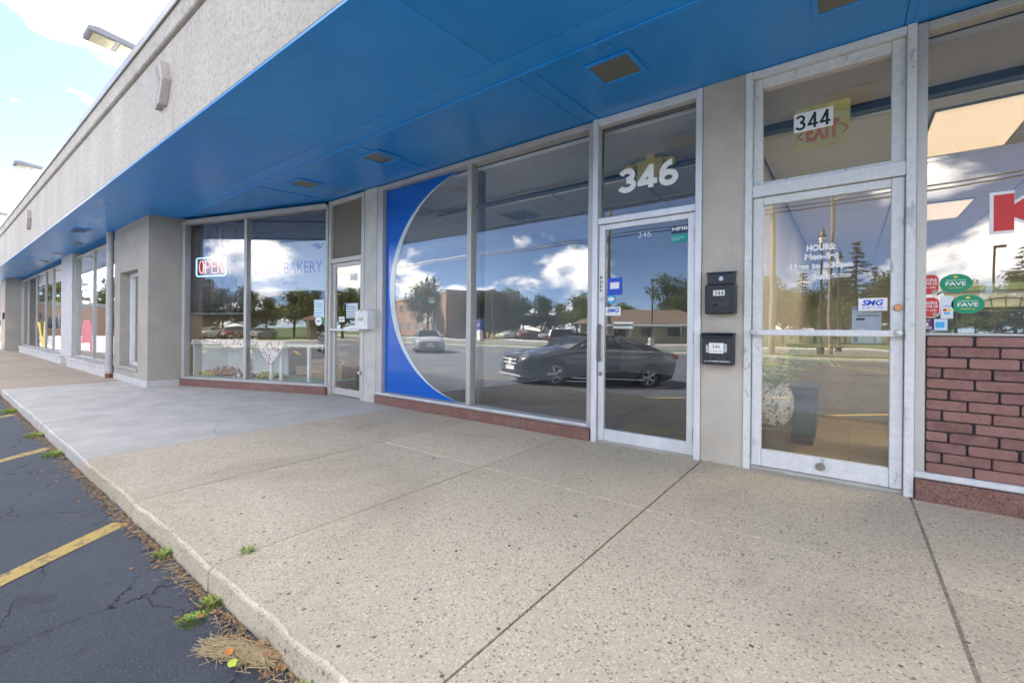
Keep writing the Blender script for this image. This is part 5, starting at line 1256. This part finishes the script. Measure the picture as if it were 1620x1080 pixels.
make_car(put(893, 27.5), R(-118), SUV, P_GRY, 'graphite sport utility car with roof bars parked across the aisle', 'parked cars')
make_car((-40, -4.5, -.38), R(12), SUV, P_WHT, 'white sport utility car parked in the lot beyond the far shops', 'parked cars')
make_car((-47.5, 3.6, -.10), R(80), SUV, P_WHT, 'white sport utility car parked beside the brick building past the last pillar', 'parked cars')
for i, (px, dep, pt, lab) in enumerate(((805, 66, P_WHT, 'white sedan parked before the dark trees across the street'), (835, 67, P_RED, 'maroon sedan parked before the dark trees across the street'), (870, 68, P_SIL, 'silver sedan parked before the dark trees across the street'))):
    p = mir(px, dep); make_car((p.x, p.y, -.36), R(95), SEDAN, pt, lab, 'parked cars')

# ------------------------------------------------------------------ street furniture behind the camera (seen mirrored in the glass)
M_POLE = plain('weathered_pole', (.20, .165, .125), .9, scale=6, bump=.4); M_IRON = plain('dark_iron', (.035, .045, .045), .5); M_GALV = plain('galvanised_steel', (.34, .35, .35), .45)
def base(px, depth): p = mir(px, depth); return Vector((p.x, p.y, -.36))
# wood utility poles and wires along the street
wires = []
for i, (px, lab) in enumerate(((1221, 'wooden utility pole with crossarm, second along the street wires'), (963, 'wooden utility pole with crossarm, third along the street wires'))):
    d = ray(px, 521); t_ = (2*GY+23.2)/d.y; X = d.x*t_
    u_ = tag(empty('utility_pole', (X, -23.2, -.3)), lab, 'utility pole', 'utility poles along the street')
    MB().tube([(0, 0, 0), (.0, 0, 10.6)], [.19, .12], 12).build('pole', M_POLE, u_, smooth=True)
    MB().box(-.05, .05, -1.1, 1.1, 9.55, 9.66).build('crossarm', M_POLE, u_, bevel=.01)
    for y in (-1.0, -.5, .5, 1.0): MB().lathe([(.04, 9.66), (.05, 9.70), (.03, 9.75), (.035, 9.80), (.001, 9.82)], (0, y, 0), 10).build('insulator', M_GALV, u_, smooth=True)
    wires.append(X)
for i, (dy, z) in enumerate(((0, .0), (.05, .22), (-.5, 1.6), (.5, 1.6))):
    b = MB(); sup = [(70, 9.6), (16, 9.0), (-28, 7.9), (-75, 7.9), (-120, 8.2)]; pts = []
    for (a, za), (c, zc2) in zip(sup[:-1], sup[1:]):
        for k in range(12): q = k/12; pts.append((a+(c-a)*q, -23.0+dy, za+(zc2-za)*q+z-.25*4*q*(1-q)))
    labs = ('lower thick street cable sagging between utility poles', 'upper thick street cable sagging between utility poles', 'thin wire on the near end of the crossarms', 'thin wire on the far end of the crossarms')
    tag(b.tube(pts, .042 if i < 2 else .014, 5).build('street_cable', M_BLACK), labs[i], 'cable', 'cables along the street')
# lamp post with long arm, lantern and street sign
B_ = base(686, 56); lp = tag(empty('street_lamp', B_), 'dark street lamp with long bracket arm and a green street sign', 'street lamp')
MB().tube([(0, 0, 0), (0, 0, 1.0), (0, 0, 8.1)], [.16, .11, .08], 12).build('post', M_IRON, lp, smooth=True)
MB().tube([(0, 0, 7.6), (-1.2, -.6, 8.35), (-2.6, -1.3, 8.6), (-3.0, -1.5, 8.5)], .035, 8).build('arm', M_IRON, lp, smooth=True); MB().tube([(0, 0, 6.9), (-1.2, -.6, 7.7), (-2.6, -1.3, 8.55)], .028, 8).build('brace', M_IRON, lp, smooth=True)
MB().lathe([(.03, 8.5), (.06, 8.35), (.20, 8.2), (.22, 8.1), (.16, 7.8), (.05, 7.65)], (-3.0, -1.5, 0), 14).build('lantern', M_IRON, lp, smooth=True); MB().lathe([(.15, 7.8), (.14, 7.55), (.03, 7.4)], (-3.0, -1.5, 0), 14).build('globe', plain('frosted_globe', (.7, .7, .66), .3), lp, smooth=True)
sg = MB().box(-.75, .15, .09, .12, 4.75, 5.15).build('street_sign', plain('sign_green', (.01, .22, .15), .5), lp)
lettering('Case St', -.62, .05, 4.85, 5.05, .125, WHT, lp)
# acorn lamps
for (px, dep, htop, lab) in ((1298, 30, 8.4, 'tall ornamental lamp post with tapered green lantern'), (1326, 34, 7.6, 'ornamental lamp post with wide lantern behind the steel pole')):
    B_ = base(px, dep); o = tag(empty('ornamental_lamp', B_), lab, 'street lamp')
    MB().lathe([(.20, 0), (.22, .3), (.12, .6), (.08, 1.0), (.06, htop-1.0)], n=14).build('post', M_IRON, o, smooth=True)
    MB().lathe([(.06, htop-1.0), (.14, htop-.95), (.20, htop-.55), (.10, htop-.50)], n=14).build('globe', plain('frosted_globe', (.7, .7, .66)), o, smooth=True)
    MB().lathe([(.23, htop-.52), (.24, htop-.46), (.12, htop-.25), (.10, htop-.05), (.03, htop), (.02, htop+.25), (.001, htop+.28)], n=14).build('cap', M_IRON, o, smooth=True)
B_ = base(1313, 31); o = tag(empty('steel_pole', B_), 'tall tapered steel pole rising beside the ornamental lamps', 'pole'); MB().tube([(0, 0, 0), (0, 0, 11)], [.15, .10], 12).build('shaft', M_POLE, o, smooth=True); MB().tube([(0, 0, 10.6), (1.4, .2, 11.1), (2.4, .3, 11.1)], .05, 8).build('arm', M_GALV, o, smooth=True)
for (px, dep, z, lab) in ((778, 60, 6.6, 'bronze parking lot light post by the blue sign'), (1031, 46, 6.6, 'dark parking lot light post before the low brown roof'), (1572, 34, 8.0, 'bronze parking lot light post facing the restaurant window')):
    B_ = base(px, dep); o = tag(empty('lot_light', B_), lab, 'street lamp', 'parking lot light posts'); bz = plain('bronze_metal', (.06, .035, .025), .5)
    MB().lathe([(.30, 0), (.30, .7), (.28, .75)], n=16).build('footing', M_CONC, o, smooth=True); MB().box(-.06, .06, -.06, .06, .75, z).build('post', bz, o); MB().box(-.06, .62, -.17, .17, z-.02, z+.16).build('head', bz, o, bevel=.02)
# blue monument sign and yellow bollards
B_ = base(760, 60); o = tag(empty('monument_sign', B_, R(25)), 'blue and white monument sign beside yellow bollards', 'sign')
MB().box(-.62, .62, -.2, .2, 0, 1.35).build('plinth', plain('sign_white', (.62, .64, .68), .6), o, bevel=.02); MB().box(-.75, .75, -.24, .24, 1.36, 2.75).build('cabinet', plain('sign_blue', (.02, .08, .30), .35), o, bevel=.03); MB().box(-.5, -.3, .242, .246, 1.75, 2.35).build('emblem', RED, o); lettering('BANK', .55, -.2, 1.85, 2.2, .245, WHT, o)
for i, px in enumerate((771, 778, 785)):
    B_ = base(px, 58); MBo = MB().lathe([(.09, 0), (.09, .98), (.07, 1.05), (.001, 1.08)], n=14)
    tag(MBo.build('bollard', plain('bollard_yellow', (.70, .48, .03), .5), smooth=True, loc=B_), ('yellow steel bollard standing closest to the blue monument sign', 'yellow steel bollard in the middle of the three by the monument sign', 'yellow steel bollard standing farthest from the blue monument sign')[i], 'bollard', 'yellow bollards')

# ------------------------------------------------------------------ buildings behind the camera and past the end
def mat_farbrick(name, c):
    t = NT(name); w = t.node('ShaderNodeTexBrick'); w.inputs['Scale'].default_value = 1; w.inputs['Brick Width'].default_value = .22; w.inputs['Row Height'].default_value = .075; w.inputs['Mortar Size'].default_value = .008
    mp = t.node('ShaderNodeMapping'); mp.inputs['Rotation'].default_value = (R(90), 0, 0); t.l.new(t.node('ShaderNodeTexCoord').outputs['Object'], mp.inputs[0]); t.l.new(mp.outputs[0], w.inputs['Vector'])
    w.inputs['Color1'].default_value = (*[x*.85 for x in c], 1); w.inputs['Color2'].default_value = (*[x*1.2 for x in c], 1); w.inputs['Mortar'].default_value = (.30, .26, .22, 1)
    t.set(t.mix(t.ramp(t.noise(.4, 5), .35, .7, 0, .35), w.outputs['Color'], tuple(x*.7 for x in c)), .9); return t.m
M_FB = mat_farbrick('far_red_brick', (.27, .135, .09)); M_FB2 = mat_farbrick('far_tan_brick', (.40, .24, .15))
def far_building(name, loc, rz, w, d, h, mat, label, wins, roofcol=(.30, .30, .30), sign=None):
    o = tag(empty(name, loc, rz), label, 'building'); MB().box(0, w, -d, 0, 0, h).build('wall', mat, o)
    r_ = MB().box(-.1, w+.1, -d-.1, .1, h, h+.55).build('parapet', plain(name+'_parapet', roofcol, .8), o, bevel=.03)
    for (x, z, ww, hh) in wins:
        f = MB().box(x, x+ww, -.02, .06, z, z+hh).build('window', plain('window_frame_pale', (.55, .54, .50), .6), o, bevel=.01)
        for k in range(2): MB().box(x+.06+k*(ww/2-.02), x+ww/2-.04+k*(ww/2-.02), .061, .068, z+.06, z+hh-.06).build('pane', M_CG.copy() if False else M_CG, f)
    if sign:
        for i in range(sign[4]):
            z0 = sign[2]+i*(sign[3]/sign[4]); MB().box(sign[0], sign[0]+sign[1], .03, .10, z0, z0+sign[3]/sign[4]-.12).build('sign_board', plain('sign_board_pale', (.55, .54, .50), .6), o, bevel=.01)
    return o
p = mir(712, 74)                                               # right end of the two storey brick block in the mirror
far_building('brick_office', (p.x-34, p.y-14, -.4), R(23), 36, 14, 7.6, M_FB, 'two storey red brick office block across the street with sign boards', [(3+i*5.2, z, 2.2, 1.7) for i in range(6) for z in (1.2, 5.0)], sign=(24.5, 4.2, 2.6, 4.2, 6))
for i, (y_, x_) in enumerate(((-4, -92),)):
    far_building('brick_store', (x_, 14, -.4), R(-90), 46, 12, 4.3, M_FB2, 'long single storey tan brick store past the end of the lot', [(5+k*7, 1.0, 3.0, 1.8) for k in range(6)])
far_building('brick_annex', (-58, 3.0, -.4), R(90), 12, 8, 4.4, M_FB2, 'single storey tan brick building just past the last pillar', [(1.5, 1.2, 2.0, 1.5), (7, 1.2, 2.0, 1.5)])
# low hip roofed building
p0 = mir(905, 58); p1 = mir(1140, 52); dv = Vector((p1.x-p0.x, p1.y-p0.y)); Lh = dv.length; rz = math.atan2(dv.y, dv.x)
hb_ = tag(empty('hip_roof_building', (p0.x, p0.y, -.4), rz), 'low tan building with a brown shingled hip roof across the street', 'building')
sgn = -1
MB().box(1, Lh-1, sgn*9, sgn*.6, 0, 2.35).build('wall', plain('tan_wall', (.36, .29, .20), .85, scale=2), hb_)
MB().add([(0, .3, 2.35), (Lh, .3, 2.35), (Lh, -10, 2.35), (0, -10, 2.35), (4.5, -4.8, 4.3), (Lh-4.5, -4.8, 4.3)], [(0, 1, 5, 4), (1, 2, 5), (2, 3, 4, 5), (3, 0, 4), (0, 3, 2, 1)]).build('roof', plain('brown_shingle', (.125, .085, .06), .9, var=.25, scale=12, bump=.5), hb_)
for k in range(int(Lh/3.2)):
    f = MB().box(2+k*3.2, 3.7+k*3.2, -.62, -.55, .75, 1.95).build('window', plain('window_frame_pale', (.55, .54, .50)), hb_, bevel=.01); MB().box(2.08+k*3.2, 3.62+k*3.2, -.549, -.54, .83, 1.87).build('pane', M_CG, f)
for k in range(6): MB().box(1.2+k*(Lh-2.6)/5, 1.36+k*(Lh-2.6)/5, .0, .16, 0, 2.34).build('porch_post', plain('porch_white', (.58, .55, .46), .6), hb_)

# ------------------------------------------------------------------ trees
M_BARK = plain('bark', (.10, .075, .055), .95, scale=8, bump=.6)
def leaf_mat(name, a, c):
    t = NT(name); n = t.noise(.9, 3); r = t.rnd()
    t.set(t.mix(t.ramp(n, .3, .7), a, c), .7, spec=.25); return t.m
M_LF = [leaf_mat('leaf_mid_green', (.035, .065, .014, 1), (.10, .15, .03, 1)), leaf_mat('leaf_yellow_green', (.07, .10, .015, 1), (.17, .19, .03, 1)), leaf_mat('leaf_dark_green', (.018, .04, .012, 1), (.055, .085, .02, 1)), leaf_mat('needle_green', (.022, .035, .012, 1), (.075, .070, .025, 1))]
def tree_mesh(seed, H, rad, n, size, lf, crown0=.28):
    r_ = random.Random(seed); tr = MB(); tips = []
    top = Vector((r_.uniform(-.3, .3), r_.uniform(-.3, .3), H*.62)); tr.tube([(0, 0, -.1), (0, 0, .4), tuple(top*.5), tuple(top)], [H*.030, H*.022, H*.016, H*.007], 9)
    clumps = []
    for k in range(22):
        a = r_.uniform(0, 6.3); q = r_.random(); z0 = H*(crown0*.8+.38*q); L = rad*r_.uniform(.45, .95)*(1.15-.55*q); e_ = Vector((math.cos(a)*L, math.sin(a)*L, z0+H*r_.uniform(.08, .30)))
        st = Vector((top.x*z0/top.z*.9, top.y*z0/top.z*.9, min(z0, top.z))); mid = st.lerp(e_, .5)+Vector((0, 0, -.03*H)); tr.tube([tuple(st), tuple(mid), tuple(e_)], [H*.009, H*.006, H*.002], 5, cap=False)
        clumps.append((e_, rad*r_.uniform(.22, .42))); clumps.append((mid.lerp(e_, .5), rad*r_.uniform(.18, .32)))
    clumps += [(Vector((r_.uniform(-.35, .35)*rad, r_.uniform(-.35, .35)*rad, H*r_.uniform(.72, .93))), rad*r_.uniform(.25, .4)) for _ in range(9)]
    lfm = MB(); per = n//len(clumps)
    for c_, cr_ in clumps:
        for _ in range(int(per*r_.uniform(.6, 1.4))):
            d = Vector((r_.gauss(0, 1), r_.gauss(0, 1), r_.gauss(0, 1))).normalized()*cr_*r_.random()**.45; d.z *= .72; p = c_+d
            if p.z < H*crown0*.6: continue
            a = Vector((r_.gauss(0, 1), r_.gauss(0, 1), r_.gauss(0, .6))).normalized()*size*r_.uniform(.6, 1.2); s_ = a.cross(Vector((r_.gauss(0, 1), r_.gauss(0, 1), r_.gauss(0, 1)))).normalized()*size*.42
            lfm.add([p-a, p+s_, p+a, p-s_], [(0, 1, 2, 3)])
    return tr.mesh('trunk', smooth=True), lfm.mesh('crown'), lf
def conifer_mesh(seed, H, rad, n, size):
    r_ = random.Random(seed); tr = MB(); tr.tube([(0, 0, -.1), (0, 0, H*.5), (0, 0, H)], [H*.022, H*.013, H*.003], 9); lf = MB()
    z = H*.12
    while z < H*.98:
        q = z/H; L = rad*(1-q)**.8*r_.uniform(.75, 1.15)+.25
        for k in range(7):
            a = r_.uniform(0, 6.3); tip = Vector((math.cos(a)*L, math.sin(a)*L, z-L*.12+r_.uniform(-.2, .3))); tr.tube([(0, 0, z), tuple(tip)], [.03, .008], 4, cap=False)
            for _ in range(int(n*(L/rad+.15))):
                t_ = r_.random()**.6; p = Vector((0, 0, z)).lerp(tip, t_)+Vector((r_.gauss(0, .16), r_.gauss(0, .16), r_.gauss(0, .09)))
                d = Vector((math.cos(a)+r_.gauss(0, .7), math.sin(a)+r_.gauss(0, .7), r_.gauss(.1, .3))).normalized()*size; s_ = Vector((-d.y, d.x, r_.gauss(0, .1)))*.28
                lf.add([p-d, p+s_, p+d, p-s_], [(0, 1, 2, 3)])
        z += H*.045
    return tr.mesh('trunk', smooth=True), lf.mesh('crown'), M_LF[3]
TM = [tree_mesh(1, 9.5, 3.6, 6500, .20, M_LF[0]), tree_mesh(2, 8.0, 3.4, 6000, .19, M_LF[1]), tree_mesh(3, 9.0, 4.0, 6500, .22, M_LF[2], .16), conifer_mesh(4, 14, 4.0, 46, .24)]
for t_, l_, m_ in TM: t_.materials.append(M_BARK); l_.materials.append(m_)
TREES = []
def tree(kind, X, Y, sc, label, z=-.45):
    t_, l_, m_ = TM[kind]; o = tag(empty('conifer_tree' if kind == 3 else 'broadleaf_tree', (X, Y, z), random.uniform(0, 6.3)), label, 'tree', 'trees across the street'); o.scale = (sc, sc, sc*random.uniform(.92, 1.08))
    link_mesh('trunk', t_, None, o); link_mesh('crown', l_, None, o)
def tpx(kind, px, dep, sc, label): p = mir(px, dep); tree(kind, p.x, p.y, sc, label)
tpx(2, 752, 76, .95, 'dark broadleaf tree at the corner of the brick office block')
tpx(2, 785, 78, .92, 'dark broadleaf tree behind the blue monument sign'); tpx(0, 806, 84, 1.0, 'mid green broadleaf tree rising behind the monument sign trees')
tpx(2, 828, 76, .82, 'dark broadleaf tree behind the white and maroon sedans'); tpx(2, 856, 80, .90, 'dark broadleaf tree behind the silver sedan across the street')
tpx(0, 884, 82, .78, 'mid green broadleaf tree at the low end of the hip roof'); tpx(1, 915, 74, 1.02, 'tall yellow green broadleaf tree standing over the hip roof corner')
tpx(0, 945, 88, .95, 'mid green broadleaf tree behind the middle of the hip roof'); tpx(1, 990, 84, .93, 'rounded yellow green broadleaf tree behind the brown roof ridge')
tpx(0, 1062, 64, 1.02, 'airy broadleaf tree towering over the brown hip roof'); tpx(0, 1098, 66, .95, 'broadleaf tree beside the towering one over the hip roof')
tpx(2, 1140, 70, 1.0, 'dark broadleaf tree behind the ribbed pillar view'); tpx(0, 1205, 52, .92, 'broadleaf tree beside the second utility pole'); tpx(2, 1238, 58, .90, 'dark broadleaf tree right behind the second utility pole')
tpx(3, 1268, 72, .78, 'small conifer between the utility pole and the steel pole'); tpx(1, 1312, 62, .72, 'low yellow green broadleaf tree behind the steel pole')
tpx(3, 1352, 70, 1.05, 'tall conifer standing right of the steel pole'); tpx(3, 1382, 66, .82, 'broad conifer beside the tall one'); tpx(2, 1408, 60, 1.05, 'dark broadleaf tree beside the broad conifer')
tpx(1, 1336, 56, .66, 'short yellow green tree under the tall conifer'); tpx(2, 1290, 66, .85, 'dark broadleaf tree between the small conifer and the steel pole')
for i, (px, dep, k, sc, lab) in enumerate(((1470, 70, 1, .75, 'low yellow green tree behind the restaurant stickers view'), (1505, 74, 1, .82, 'yellow green tree left of the restaurant light post'), (1540, 70, 1, .80, 'yellow green tree just before the restaurant light post'), (1585, 72, 1, .84, 'yellow green tree just past the restaurant light post'), (1625, 44, 3, .80, 'dark conifer near the restaurant light post'), (1660, 60, 2, 1.0, 'dark broadleaf tree past the dark conifer'))): tpx(k, px, dep, sc, lab)
# trees over the far left of the lot and beyond the brick store
for i, (X, Y, k, sc, lab) in enumerate(((-103, -24, 1, 1.25, 'yellow green tree at the near corner behind the tan brick store'), (-105, -16, 0, 1.2, 'mid green tree behind the tan brick store wall'), (-104, -9, 1, 1.3, 'tall yellow green tree behind the tan brick store'), (-106, -2, 0, 1.15, 'mid green tree behind the far end of the tan store'), (-76, -24, 1, 1.1, 'yellow green tree at the edge of the lot before the tan store'), (-68, -27, 1, 1.1, 'yellow green tree on the verge beyond the far shops'), (-90, -32, 0, 1.2, 'mid green tree across the street past the tan store'), (-74, -42, 1, 1.2, 'yellow green tree across the street from the far shops'), (-60, -46, 0, 1.1, 'mid green tree left of the brick office block'), (-50, -23, 1, .9, 'small yellow green verge tree beside the brick office block'))): tree(k, X, Y, sc, lab)
for i in range(10):
    tree((0, 2, 1)[i % 3], -30+i*9+random.uniform(-2, 2), -112+random.uniform(-6, 6), 1.5, ('mid green', 'dark', 'yellow green')[i % 3]+' broadleaf tree of the distant row, '+('first', 'second', 'third', 'fourth', 'fifth', 'sixth', 'seventh', 'eighth', 'ninth', 'tenth')[i]+' from the office block')
